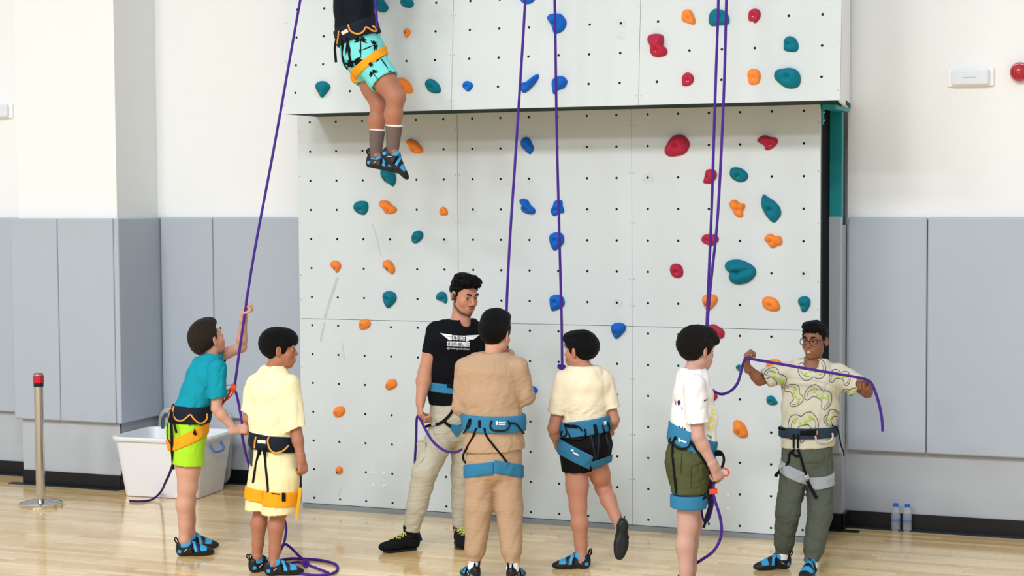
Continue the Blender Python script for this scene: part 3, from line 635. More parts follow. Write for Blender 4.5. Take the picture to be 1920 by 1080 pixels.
def polygonise(model, h, bounds=None):
    lo, hi = bounds or model.bounds(); B = 10
    n = np.ceil((hi-lo)/h/B).astype(int)*B; n = np.maximum(n, B)
    nb = n//B; F_ = np.empty(tuple(n), f32)
    bi = np.stack(np.meshgrid(*[np.arange(k) for k in nb], indexing='ij'), -1).reshape(-1, 3)
    cen = (lo+(bi*B+(B-1)/2)*h).astype(f32); br = .5*math.sqrt(3)*B*h
    fc = np.concatenate([model(cen[i:i+60000]) for i in range(0, len(cen), 60000)])
    loc = np.stack(np.meshgrid(*[np.arange(B)]*3, indexing='ij'), -1).reshape(-1, 3).astype(f32)*h
    F6 = F_.reshape(nb[0], B, nb[1], B, nb[2], B)
    sg = np.where(fc > 0, 1., -1.).reshape(tuple(nb)); F6[:] = sg[:, None, :, None, :, None]
    act = np.abs(fc) < br*1.25+.015
    for (i, j, k), c in zip(bi[act], cen[act]):
        P = (lo+np.array([i, j, k])*B*h).astype(f32)+loc
        F6[i, :, j, :, k, :] = model(P, model.near(c, br)).reshape(B, B, B)
    F_ = F6.reshape(tuple(n)); neg = F_ < 0
    # surface nets
    c8 = sum(neg[a:n[0]-1+a, b:n[1]-1+b, c:n[2]-1+c].astype(np.int8) for a in (0, 1) for b in (0, 1) for c in (0, 1))
    I = np.argwhere((c8 > 0) & (c8 < 8)); idx = np.full(c8.shape, -1, np.int32); idx[tuple(I.T)] = np.arange(len(I))
    acc = np.zeros((len(I), 3)); cnt = np.zeros(len(I))
    corners = [(a, b, c) for a in (0, 1) for b in (0, 1) for c in (0, 1)]
    val = {q: F_[I[:, 0]+q[0], I[:, 1]+q[1], I[:, 2]+q[2]] for q in corners}
    for q in corners:
        for ax in range(3):
            if q[ax] == 0:
                r = list(q); r[ax] = 1; r = tuple(r); a = val[q]; b = val[r]; m = (a < 0) != (b < 0)
                t = np.where(m, a/np.where(m, a-b, 1), 0)
                p = np.tile(np.array(q, float), (len(I), 1)); p[:, ax] = t
                acc[m] += p[m]; cnt[m] += 1
    V = lo+(I+acc/cnt[:, None])*h
    quads = []
    for ax in range(3):
        a1, a2 = (ax+1) % 3, (ax+2) % 3
        sl0 = [slice(None)]*3; sl1 = [slice(None)]*3; sl0[ax] = slice(0, n[ax]-1); sl1[ax] = slice(1, n[ax])
        E0, E1 = neg[tuple(sl0)], neg[tuple(sl1)]; X = np.argwhere(E0 != E1)
        X = X[(X[:, a1] > 0) & (X[:, a2] > 0) & (X[:, a1] < n[a1]-1) & (X[:, a2] < n[a2]-1)]
        e1 = np.zeros(3, int); e1[a1] = 1; e2 = np.zeros(3, int); e2[a2] = 1
        g = lambda Y: idx[tuple(Y.T)]
        q = np.stack([g(X-e1-e2), g(X-e2), g(X), g(X-e1)], 1)
        fl = ~E0[tuple(X.T)]; q[fl] = q[fl][:, ::-1]; quads.append(q)
    Q = np.concatenate(quads); Q = Q[(Q >= 0).all(1)]
    # one relaxation towards the zero set
    for _ in range(2):
        S = np.zeros_like(V); C_ = np.zeros(len(V))
        for a, b in ((0, 1), (1, 2), (2, 3), (3, 0)):
            np.add.at(S, Q[:, a], V[Q[:, b]]); np.add.at(C_, Q[:, a], 1); np.add.at(S, Q[:, b], V[Q[:, a]]); np.add.at(C_, Q[:, b], 1)
        V = np.where(C_[:, None] > 0, V*.4+.6*S/np.maximum(C_, 1)[:, None], V)
    return V, Q
def sdf_obj(name, model, h, mats, parent, colfn=None, bounds=None, origin=None, mifn=None):
    V, Q = polygonise(model, h, bounds)
    org = np.array(world_origin(parent)) if parent is not None else np.zeros(3)
    if origin is not None: org = np.asarray(origin, float)
    base = np.array(world_origin(parent)) if parent is not None else np.zeros(3)
    me = bpy.data.meshes.new(name); me.vertices.add(len(V)); me.vertices.foreach_set('co', (V-org).astype(f32).ravel())
    me.loops.add(Q.size); me.loops.foreach_set('vertex_index', Q.astype(np.int32).ravel()); me.polygons.add(len(Q))
    me.polygons.foreach_set('loop_start', np.arange(0, Q.size, 4, dtype=np.int32)); me.polygons.foreach_set('loop_total', np.full(len(Q), 4, np.int32))
    me.polygons.foreach_set('use_smooth', np.ones(len(Q), bool))
    for m in (mats if isinstance(mats, (list, tuple)) else [mats]): me.materials.append(m)
    if mifn is not None: me.polygons.foreach_set('material_index', mifn(V[Q].mean(1)).astype(np.int32))
    if colfn is not None:
        a = me.color_attributes.new('Col', 'FLOAT_COLOR', 'POINT'); c4 = np.ones((len(V), 4), f32); c4[:, :3] = colfn(V); a.data.foreach_set('color', c4.ravel())
    me.update(calc_edges=True); me.validate()
    o = bpy.data.objects.new(name, me); link(o); o.parent = parent; o.location = Vector((org-base).tolist()); return o
_rs = np.random.RandomState(11); _K = _rs.normal(size=(40, 3)).astype(f32); _K /= np.linalg.norm(_K, axis=1, keepdims=True); _PH = _rs.uniform(0, 6.28, 40).astype(f32)
def wob(P, freq, seed=0, stretch=None):
    """smooth noise in -1..1"""
    Q = P if stretch is None else P*np.asarray(stretch, f32)
    s = 0; i = seed*3 % 34
    a = np.sin(Q @ _K[i]*freq+_PH[i]+1.7*np.sin(Q @ _K[i+1]*freq*.7+_PH[i+1]))
    b = np.sin(Q @ _K[i+2]*freq*1.6+_PH[i+2]+1.5*np.sin(Q @ _K[i+3]*freq*1.1+_PH[i+3]))
    c = np.sin(Q @ _K[i+4]*freq*2.7+_PH[i+4]+1.4*a)
    return .5*a+.32*b+.18*c
def folds(P, amp, freq, seed=0, stretch=None):
    n = wob(P, freq, seed, stretch); return amp*(.6-1.6*np.abs(n))
def hit(model, px, py, Z0, far=1.0):
    """first point of the surface seen through the pixel"""
    d = nrm(ray(px, py)); t = (Z0-far)/float(d @ cd); best = None
    for _ in range(90):
        p = CAM+d*t; v = float(model(p[None].astype(f32))[0])
        if best is None or v < best[0]: best = (v, p.copy())
        if v < .0008: return p, True
        t += max(v*.6, .0008)
        if t > (Z0+far)/float(d @ cd): break
    return best[1], False
# ---------------------------------------------------------------- people
def vec(r, u, a=0.0): return HR*r+UP*u+HF*a          # right, up, away from the camera
def facing(a): a = math.radians(a); return -HF*math.cos(a)+HR*math.sin(a)
def leftof(a): a = math.radians(a); return HR*math.cos(a)+HF*math.sin(a)
def lerp(a, b, t): return np.asarray(a)+(np.asarray(b)-np.asarray(a))*t
def frame(yaw, pitch=0, roll=0):
    """rows: left, front, up of a head"""
    f = facing(yaw); l = leftof(yaw); p = math.radians(pitch); f2 = f*math.cos(p)+UP*math.sin(p); u2 = UP*math.cos(p)-f*math.sin(p)
    r = math.radians(roll); l2 = l*math.cos(r)+u2*math.sin(r); u3 = u2*math.cos(r)-l*math.sin(r); return np.array([l2, f2, u3])
def skin(name, c): return mat('skin_'+name, c, 0.52, vcol=True, sss=0.12, bump=.04, bscale=180, spec=.35)
def hand_model(m, W, tip, palm, side, s=1.0, curl=(25, 30, 20), thumb='side', spread=.0, ra=.027):
    """W wrist point, tip gives the direction, palm = direction the palm faces, side=+1/-1 thumb side"""
    d = nrm(np.asarray(tip)-W); n = np.asarray(palm, float); n = nrm(n-d*(n @ d)); w = np.cross(d, n)*side
    m.add(ecap(W-d*.03*s, W+d*.015*s, (ra*1.05, ra*.82), (.030*s, .019*s), w), .012*s)
    m.add(ecap(W+d*.012*s, W+d*.072*s, (.031*s, .0165*s), (.040*s, .0135*s), w), .012*s)
    m.add(ell(W+d*.035*s+w*.022*s+n*.008*s, (.016*s, .028*s, .013*s), np.array([w, d, n])), .01*s)
    L = [(.040, .026, .020), (.045, .029, .022), (.042, .027, .021), (.033, .021, .018)]
    for i in range(4):
        off = .029-.0195*i; b = W+d*(.083-.004*abs(i-1.2))*s+w*off*s; ang = 0.0; dd = d+w*(.06-.04*i)*spread
        m.add(cap(W+d*.05*s+w*off*.85*s-n*.001*s, b, .0105*s, .0102*s), .006*s)
        for k in range(3):
            ang += math.radians(curl[k]+(i*3 if k == 0 else 0)); q = nrm(dd*math.cos(ang)+n*math.sin(ang))
            e = b+q*L[i][k]*s; m.add(cap(b, e, (.0095-.0009*k)*s*(.92 if i == 3 else 1), (.0088-.0010*k)*s*(.92 if i == 3 else 1)), .0025*s); b = e
    b = W+d*.022*s+w*.028*s+n*.004*s
    if thumb == 'wrap': ds = [nrm(d*.75+w*.55+n*.55), nrm(d*.45-w*.15+n*.9), nrm(-w*.8+n*.55+d*.1)]
    elif thumb == 'up': ds = [nrm(d*.7+w*.6+n*.3), nrm(d*.9+w*.2+n*.3), nrm(d*.95+n*.25)]
    else: ds = [nrm(d*.8+w*.55+n*.25), nrm(d*.95+w*.15+n*.3), nrm(d*.9+n*.45)]
    for k, l in enumerate((.036, .028, .022)):
        e = b+ds[k]*l*s; m.add(cap(b, e, (.0125-.0015*k)*s, (.0110-.0015*k)*s), (.008 if k == 0 else .003)*s); b = e
def head_model(m, C, R, s, adult=False, mouth=0.0):
    L = lambda x, y, z: C+(R[0]*x+R[1]*y+R[2]*z)*s
    m.add(ell(L(0, -.018, .036), np.array([.073, .092, .083])*s, R), .01)
    jw = .055 if adult else .052
    m.add(ell(L(0, .022, -.030), np.array([jw+.006, .064, .070])*s, R), .03*s)
    m.add(ell(L(0, .040, -.072), np.array([jw-.012, .040, .036])*s, R), .025*s)
    m.add(sph(L(0, .066, -.096 if adult else -.090), .017*s), .025*s)
    for sx in (-1, 1):
        m.add(sph(L(sx*(.043 if adult else .036), .0, -.058), (.022 if adult else .018)*s), .03*s)
        m.add(sph(L(sx*.036, .052, -.028), .024*s), .02*s)
        m.add(ell(L(sx*.028, .078, .026), np.array([.026, .012, .008])*s, R), .012*s)
        m.sub(ell(L(sx*.031, .098, .006), np.array([.021, .020, .014])*s, R), .012*s)
    nk = 0 if adult else -.0045
    m.add(cap(L(0, .080, .016), L(0, .103+nk, -.022), .0085*s, .0100*s), .010*s)
    m.add(sph(L(0, .1045+nk, -.026), .0110*s), .006*s)
    for sx in (-1, 1):
        m.add(ell(L(sx*.0125, .0955+nk, -.030), np.array([.0085, .011, .008])*s, R), .005*s)
        m.add(ell(L(sx*.0305, .0740, .0140), np.array([.0165, .0122, .0052])*s, R), .006*s)   # upper lid
        m.add(ell(L(sx*.0305, .0735, -.0045), np.array([.0160, .0112, .0038])*s, R), .006*s)  # lower lid
    m.add(ell(L(0, .078, -.060), np.array([.030, .020, .020])*s, R), .015*s)
    m.add(ell(L(0, .0945, -.0545), np.array([.021, .0075, .0048])*s, R), .004*s)
    m.add(ell(L(0, .0925, -.0665-mouth), np.array([.018, .0080, .0058])*s, R), .004*s)
    m.sub(ell(L(0, .101, -.0602-mouth*.5), np.array([.022, .012, .0016+mouth*.5])*s, R), .002*s)
    for sx in (-1, 1):
        A = frame_ear = np.array([R[0]*sx, R[1], R[2]]); tilt = nrm(R[2]-R[1]*.25); fw = np.cross(R[0], tilt); fw = fw/np.linalg.norm(fw)
        out = nrm(R[0]*sx*.55-R[1]*.8)
        ax = np.array([nrm(np.cross(tilt, out)), out, tilt]); ax[0] = nrm(ax[0])
        m.add(ell(L(sx*.079, -.008, -.003), np.array([.0075, .019, .031])*s, np.array([nrm(R[0]*sx*.9+R[1]*.45), out, tilt])), .006*s)
        m.sub(ell(L(sx*.0862, -.001, .000), np.array([.0085, .0105, .019])*s, np.array([nrm(R[0]*sx*.9+R[1]*.45), out, tilt])), .004*s)
def skin_colour(base, C, R, s, beard=False):
    bc = np.array(lin(base)[:3])
    lip = bc*np.array([.86, .55, .55]); red = bc*np.array([1.05, .80, .76])
    def fn(V):
        q = ((V-C) @ R.T)/s; c = np.tile(bc, (len(V), 1)); n = wob(V.astype(f32), 30, 4)[:, None]; c = c*(1+.03*n)
        def mixto(mask, col):
            nonlocal c
            c = c*(1-mask[:, None])+col*mask[:, None]
        g = lambda x, y, z, a, b, d_: np.exp(-(((q[:, 0]-x)/a)**2+((q[:, 1]-y)/b)**2+((q[:, 2]-z)/d_)**2))
        mixto(np.clip(g(.045, .06, -.03, .02, .03, .02)+g(-.045, .06, -.03, .02, .03, .02)+g(0, .11, -.026, .014, .02, .012)+g(.085, -.01, 0, .02, .03, .035)+g(-.085, -.01, 0, .02, .03, .035), 0, 1)*.6, red)
        lm = ((q[:, 1] > .072) & (np.abs(q[:, 2]+.0605) < .0115-np.abs(q[:, 0])*.28) & (np.abs(q[:, 0]) < .024)).astype(float)
        mixto(lm*.95, lip)
        if beard:
            dark = np.array(lin('#1a120f')[:3])
            zj = np.interp(q[:, 1], [-.015, .0, .03, .055, .085], [-.030, -.052, -.082, -.098, -.104])
            side = np.exp(-((q[:, 2]-zj)/.013)**2)*np.clip((q[:, 1]+.014)/.006, 0, 1)*np.clip((.10-q[:, 1])/.01, 0, 1)
            burn = np.clip((q[:, 1]+.012)/.005, 0, 1)*np.clip((.016-q[:, 1])/.006, 0, 1)*np.clip((.02-q[:, 2])/.01, 0, 1)*np.clip((q[:, 2]+.05)/.01, 0, 1)*(np.abs(q[:, 0]) > .04)
            under = burn
            mous = np.exp(-((q[:, 2]+.0465)/.0045)**2)*(np.abs(q[:, 0]) < .026)*(q[:, 1] > .075)
            chin = np.exp(-(((q[:, 0])/.016)**2+((q[:, 2]+.092)/.012)**2))*(q[:, 1] > .06)
            mixto(np.clip(np.maximum.reduce([side*.85, under*.9, mous*.85, chin*.75]), 0, .92), dark)
        return np.clip(c, 0, 1)
    return fn
def eyes(root, C, R, s, gaze=(0, 1, 0), iris='#23160f'):
    L = lambda x, y, z: C+(R[0]*x+R[1]*y+R[2]*z)*s
    me = mat('eye_white', '#b9b0aa', .3, coat=.2); mi_ = mat('dark_iris', iris, .1, coat=.6); g = nrm(R[0]*gaze[0]+R[1]*gaze[1]+R[2]*gaze[2])
    for sx in (-1, 1):
        c = L(sx*.0300, .0702, .0055); b = MB(); r = .0115*s
        b.lathe(c-g*0, -g, [(0.0001, -r)]+[(r*math.sin(t), -r*math.cos(t)) for t in np.linspace(.12, PI-.1, 12)]+[(.0001, r)], 20)
        b.lathe(c, g, [(.0086*s, r*.70), (.0080*s, r*.78), (.0050*s, r*.97), (.0001, r*1.03)], 18, 1)
        b.build('eye', [me, mi_], root)
    for sx in (-1, 1):
        b = MB(); b.tube([L(sx*.013, .0915, .0265), L(sx*.024, .0925, .0325), L(sx*.036, .088, .0335), L(sx*.047, .076, .0275)], [.0038*s, .0048*s, .0044*s, .002*s], 8)
        b.build('eyebrow', mat('dark_eyebrow', '#17110e', .8), root)
def hair(root, C, R, s, m, line, size=(.084, .104, .094), cen=(0, -.020, .036), extra=(), amp=.004, freq=90, strc=None, ear=(-.006, .030), seed=2, nape=-.07):
    """line: list of (y, z) - hair grows above it"""
    M_ = Model(); L = lambda x, y, z: C+(R[0]*x+R[1]*y+R[2]*z)*s
    M_.add(ell(L(*cen), np.array(size)*s, R), .0)
    for (c, r) in extra: M_.add(ell(L(*c), np.array(r)*s, R), .018*s)
    ys = np.array([a for a, b in line]); zs_ = np.array([b for a, b in line]); C_ = C.astype(f32); R_ = R.astype(f32)
    def cutf(P):
        q = ((P-C_) @ R_.T)/s; n = wob(P, 330, 7)*.010
        return ((np.interp(q[:, 1], ys, zs_)+n-q[:, 2])*s*.75).astype(f32)
    M_.isect(cutf, .004)
    for sx in (-1, 1): M_.sub(ell(L(sx*.088, -.004, ear[0]), np.array([.026, .018, ear[1]])*s, R), .003)
    strw = R_.T @ np.diag(np.array([1.0, .45, .6], f32)) @ R_
    M_.disp(lambda P: (amp*wob((P-C_) @ strw, freq, seed)+amp*.5*wob((P-C_) @ strw, freq*2.3, seed+3)).astype(f32))
    return sdf_obj('hair', M_, .0034, m, root)
def hair_mat(name, c): return mat('hair_'+name, c, 0.5, bump=.8, bscale=420, stretch=(1, 1, .25), spec=.14, var=.3, vscale=120)

# shoes: one climbing shoe shape, shared by every boy
BLUE_, BLK_ = lin('#2a9fd8')[:3], lin('#0e0f12')[:3]
m_shoe = mat('climbing_shoe_rubber_and_fabric', '#0e0f12', .5, vcol=True, bump=.08, bscale=300); m_strapb = mat('black_webbing', '#111216', .7, bump=.1, bscale=400); m_logo = mat('white_print', '#e8ecef', .6)
_SHOE = {}
def shoe_proto():
    if 'v' in _SHOE: return _SHOE
    m = Model(); I3 = np.eye(3)
    m.add(ell((.036, 0, .040), (.040, .030, .046)), 0); m.add(ecap((.045, 0, .034), (.125, .002, .030), (.030, .034), (.037, .030), (0, 1, 0)), .02)
    m.add(ell((.150, .004, .026), (.055, .041, .030)), .02); m.add(ell((.190, .010, .020), (.042, .031, .022)), .02)
    m.add(cap((.070, 0, .078), (.150, .004, .036), .027, .024), .02); m.add(cap((.028, 0, .070), (.06, 0, .078), .026, .028), .02)
    m.cut((0, 0, .002), (0, 0, -1), .006)
    m.sub(ecap((.046, 0, .078), (.046, 0, .16), (.034, .024), (.036, .025), (1, 0, 0)), .004)
    def colf(V):
        x, y, z = V.T; c = np.tile(np.array(BLK_), (len(V), 1)); up = z > .020
        toe = (x > .146) & (x < .186) & (z > .028+.15*np.abs(x-.166)+.25*np.maximum(0, np.abs(y-.006)-.018))
        mid = (x > .108-.25*(z-.04)) & (x < .127-.25*(z-.04)) & (z > .030)
        col = (((x-.050)/.040)**2+((z-.088)/.032)**2 < 1) & (z > .058) & (x > .03)
        hee = ((x-.020)/.011)**2+((z-.032)/.011)**2 < 1
        b = toe | mid | col | hee; c[b] = BLUE_; return c
    o = sdf_obj('shoe', m, .0030, m_shoe, None, colf); _SHOE['v'] = o.data; bpy.data.objects.remove(o)
    parts = []
    for nm, fn, mt in [('strap', lambda b: b.tube([(.150, -.036, .020), (.140, -.030, .046), (.134, .004, .0615), (.140, .034, .046), (.150, .044, .020)], .01, n=10, flat=(.0075, .0022), up=[(0, -1, .3), (0, -.5, 1), (0, 0, 1), (0, .5, 1), (0, 1, .3)]), m_strapb),
                       ('strap', lambda b: b.tube([(.108, -.036, .022), (.098, -.033, .056), (.094, 0, .0935), (.098, .033, .056), (.108, .036, .022)], .01, n=10, flat=(.0085, .0024), up=[(0, -1, .2), (0, -.7, .8), (0, 0, 1), (0, .7, .8), (0, 1, .2)]), m_strapb),
                       ('pull_loop', lambda b: b.tube([(.014, .012, .082), (.004, .014, .105), (-.006, .014, .112), (-.010, .013, .098), (.002, .012, .080)], .0035, 8), m_strapb),
                       ('pull_loop', lambda b: b.tube([(.014, -.012, .082), (.006, -.014, .108), (-.004, -.014, .118), (-.008, -.013, .102), (.002, -.012, .080)], .0035, 8), m_strapb),
                       ('logo_stripe', lambda b: (b.tube([(.046, -.0325, .030), (.068, -.0365, .050)], .0016, 6, sub=2), b.tube([(.046, .0325, .030), (.068, .0365, .050)], .0016, 6, sub=2)), m_logo)]:
        b = MB(); fn(b); parts.append((nm, b.build(nm, mt, None)))
    for nm, p in parts: COL.objects.unlink(p)
    _SHOE['p'] = parts; return _SHOE
def shoe(root, ankle, fwd, up=None, s=1.0, mirror=False, ground=True, label=None, off=.05):
    S = shoe_proto(); fwd = nrm(fwd)
    if ground: fwd = nrm(fwd*np.array([1, 1, 0])); up = UP
    up = nrm(up-fwd*(up @ fwd)); lft = np.cross(up, fwd)
    org = np.asarray(ankle, float)-fwd*off*s-up*.078*s
    if ground: org[2] = 0.0
    my = -1 if mirror else 1; base = np.array(world_origin(root)); t = org-base
    Mx = Matrix([[fwd[i]*s, lft[i]*s*my, up[i]*s, t[i]] for i in range(3)]+[[0, 0, 0, 1]])
    o = bpy.data.objects.new('climbing_shoe', S['v']); link(o); o.parent = root; o.matrix_local = Mx
    if label: o['label'] = label
    for nm, p in S['p']:
        c = p.copy(); link(c); c.parent = o; c.matrix_local = Matrix.Identity(4)
    return o
def leg_model(m, hip, knee, ankle, r, back, foot=None, s=1.0):
    """r = thigh, knee, calf, ankle radii"""
    m.add(cap(hip, lerp(hip, knee, .55), r[0], (r[0]*.6+r[1]*.4)), .03); m.add(cap(lerp(hip, knee, .5), knee, (r[0]*.6+r[1]*.4), r[1]*.97), .02)
    m.add(sph(lerp(hip, knee, .98)-back*.010*s, r[1]*.86), .02)
    mid = lerp(knee, ankle, .32)+back*.010*s
    m.add(cap(knee, mid, r[1]*.86, r[2]), .02); m.add(cap(mid, lerp(knee, ankle, .72), r[2], r[3]*1.12), .02); m.add(cap(lerp(knee, ankle, .7), ankle, r[3]*1.12, r[3]), .015)
    m.add(sph(lerp(knee, ankle, .97)+np.cross(back, UP)*r[3]*.45, r[3]*.72), .01); m.add(sph(lerp(knee, ankle, .97)-np.cross(back, UP)*r[3]*.45, r[3]*.72), .01)
    if foot is not None: m.add(cap(ankle, ankle+nrm(foot)*.045*s-UP*.045*s*(0 if abs(nrm(foot)[2]) > .3 else 1), r[3]*.85, .022*s), .02)
def arm_model(m, sh, el, wr, r):
    """r = shoulder, mid upper arm, elbow, forearm, wrist"""
    if r[0] < .05: r = [q*.92 for q in r]
    m.add(sph(sh, r[0]), .03); m.add(cap(sh, lerp(sh, el, .5), r[1]*1.02, r[1]), .03); m.add(cap(lerp(sh, el, .5), el, r[1], r[2]), .015)
    m.add(cap(el, lerp(el, wr, .28), r[2]*.97, r[3]), .015); m.add(cap(lerp(el, wr, .28), wr, r[3], r[4]), .02)
def chain(secs, ease=0.0, k=.03, lo=None, hi=None):
    m = Model(); S = secs[(lo or 0):(hi if hi is not None else len(secs))]
    for (p, w, d, wd), (p2, w2, d2, wd2) in zip(S[:-1], S[1:]):
        m.add(ecap(p, p2, (w+ease, d+ease), (w2+ease, d2+ease), nrm(wd+wd2)), k)
    return m
def sleeve(sh, el, t, r0, r1, hollow=True, th=.013, dirv=None):
    e = lerp(sh, el, t); d = nrm(np.asarray(el)-sh) if dirv is None else nrm(dirv); c = cap(sh, e+nrm(el-sh)*.06, r0, r1+(r1-r0)*.06/max(.05, np.linalg.norm(e-sh))); e_ = e.astype(f32); d_ = d.astype(f32)
    def fn(P):
        f = c.fn(P); h = (P-e_) @ d_; o = smax(f, h, .004)
        if hollow: o = np.maximum(o, -np.maximum(f+th, -(h+.018)))
        return o
    return Prim(fn, (sh+e)/2, np.linalg.norm(e-sh)/2+max(r0, r1)+.02)
def hollow_hem(m, p0, n, depth=.03, th=.013):
    """cut a model along a plane and open it like a hem"""
    base = Model(); base.ops = list(m.ops); out = Model(); p_ = np.asarray(p0, f32); n_ = nrm(n).astype(f32)
    lo, hi = base.bounds()
    def fn(P):
        f = base(P); h = (P-p_) @ n_; return np.maximum(smax(f, h, .004), -np.maximum(f+th, -(h+.018)))
    out.add(Prim(fn, (lo+hi)/2, np.linalg.norm(hi-lo)/2), 0); out._b = (lo, hi); return out
def band(fnmodel, c, n, half, rnd=.004):
    """a belt or loop: the part of a shape between two planes"""
    base = fnmodel; c_ = np.asarray(c, f32); n_ = nrm(n).astype(f32); lo, hi = base.bounds(); out = Model()
    out.add(Prim(lambda P: smax(base(P), np.abs((P-c_) @ n_)-half, rnd), c, np.linalg.norm(hi-lo)/2), 0)
    return out
def surf_path(model, pts, Z, off=.004):
    """points on the visible side of a garment; pts = pixels"""
    out = []
    for p in pts:
        q, ok = hit(model, p[0], p[1], Z)
        if not ok:
            q = at_depth(p[0], p[1], Z+(p[2] if len(p) > 2 else 0.0)) if len(p) > 2 else q
        out.append(q-nrm(ray(p[0], p[1]))*off)
    return out
def ribbon(name, pts, w, m, parent, th=.0018, sub=5, up=None):
    b = MB(); P = [np.asarray(p, float) for p in pts]; b.tube(P, w, n=8, flat=(w, th), up=(-HF if up is None else up), sub=sub); return b.build(name, m, parent)
def cord(name, pts, r, m, parent, n=8, sub=6): b = MB(); b.tube(pts, r, n, sub=sub); return b.build(name, m, parent)
def decal(name, model, polys, Z, m, parent, off=.0035, strict=False):
    b = MB()
    for poly in polys:
        if strict and not all(hit(model, q[0], q[1], Z)[1] for q in poly): continue
        P = surf_path(model, poly, Z, off); c = sum(P)/len(P); c_, ok = hit(model, *np.mean([q[:2] for q in poly], 0), Z)
        if ok: c = c_-nrm(c_-CAM)*off
        n = len(P); b.add(P+[c], [(i, (i+1) % n, n) for i in range(n)])
    return b.build(name, m, parent) if b.v else None
m_navy = mat('navy_harness_fabric', '#1d222e', .7, bump=.1, bscale=300); m_hblue = mat('blue_harness_fabric', '#33789f', .65, bump=.1, bscale=300, var=.04); m_horange = mat('orange_harness_fabric', '#f0a01e', .65, bump=.08, bscale=300)
m_cordo = mat('tan_orange_cord', '#e0a04c', .6, bump=.2, bscale=500); m_cordb = mat('black_cord', '#15161a', .6); m_grey = mat('grey_harness_fabric', '#9fa6ab', .7, bump=.1, bscale=300)
m_buckle = mat('buckle_metal', '#b9bdc2', .3, metal=.9); m_devor = mat('orange_anodised_metal', '#f2552c', .3, metal=.5)
m_rope = mat('purple_rope', '#4d2f96', .6, bump=.6, bscale=420, var=.22, vscale=320); m_rope2 = mat('dark_purple_rope', '#3a2168', .65, bump=.6, bscale=420, var=.25, vscale=320)
def quad_decal(b, model, q, Z, off, nu=6, nv=2):
    P = [[(1-v)*((1-u)*np.array(q[0])+u*np.array(q[1]))+v*((1-u)*np.array(q[3])+u*np.array(q[2])) for u in np.linspace(0, 1, nu+1)] for v in np.linspace(0, 1, nv+1)]
    V = surf_path(model, [p for r in P for p in r], Z, off)
    b.add(V, [(j*(nu+1)+i, j*(nu+1)+i+1, (j+1)*(nu+1)+i+1, (j+1)*(nu+1)+i) for j in range(nv) for i in range(nu)])
def line_print(b, model, pts, Z, r, closed=True):
    """a drawn line that stops where the cloth ends"""
    P = smooth_path([np.array([p[0], p[1], 0.]) for p in pts], 4, closed); run = []
    if closed: P = np.vstack([P, P[:1]])
    for p in list(P)+[None]:
        ok = False
        if p is not None: h_, ok = hit(model, p[0], p[1], Z)
        if ok: run.append(h_-nrm(ray(p[0], p[1]))*.002)
        else:
            if len(run) > 3: b.tube(run, r, n=6, sub=1, flat=(r, .0010), up=-HF)
            run = []
def person(label, Z, foot_px, group=None):
    P = floor_at(*foot_px); return empty('person', P, label, 'person', group)

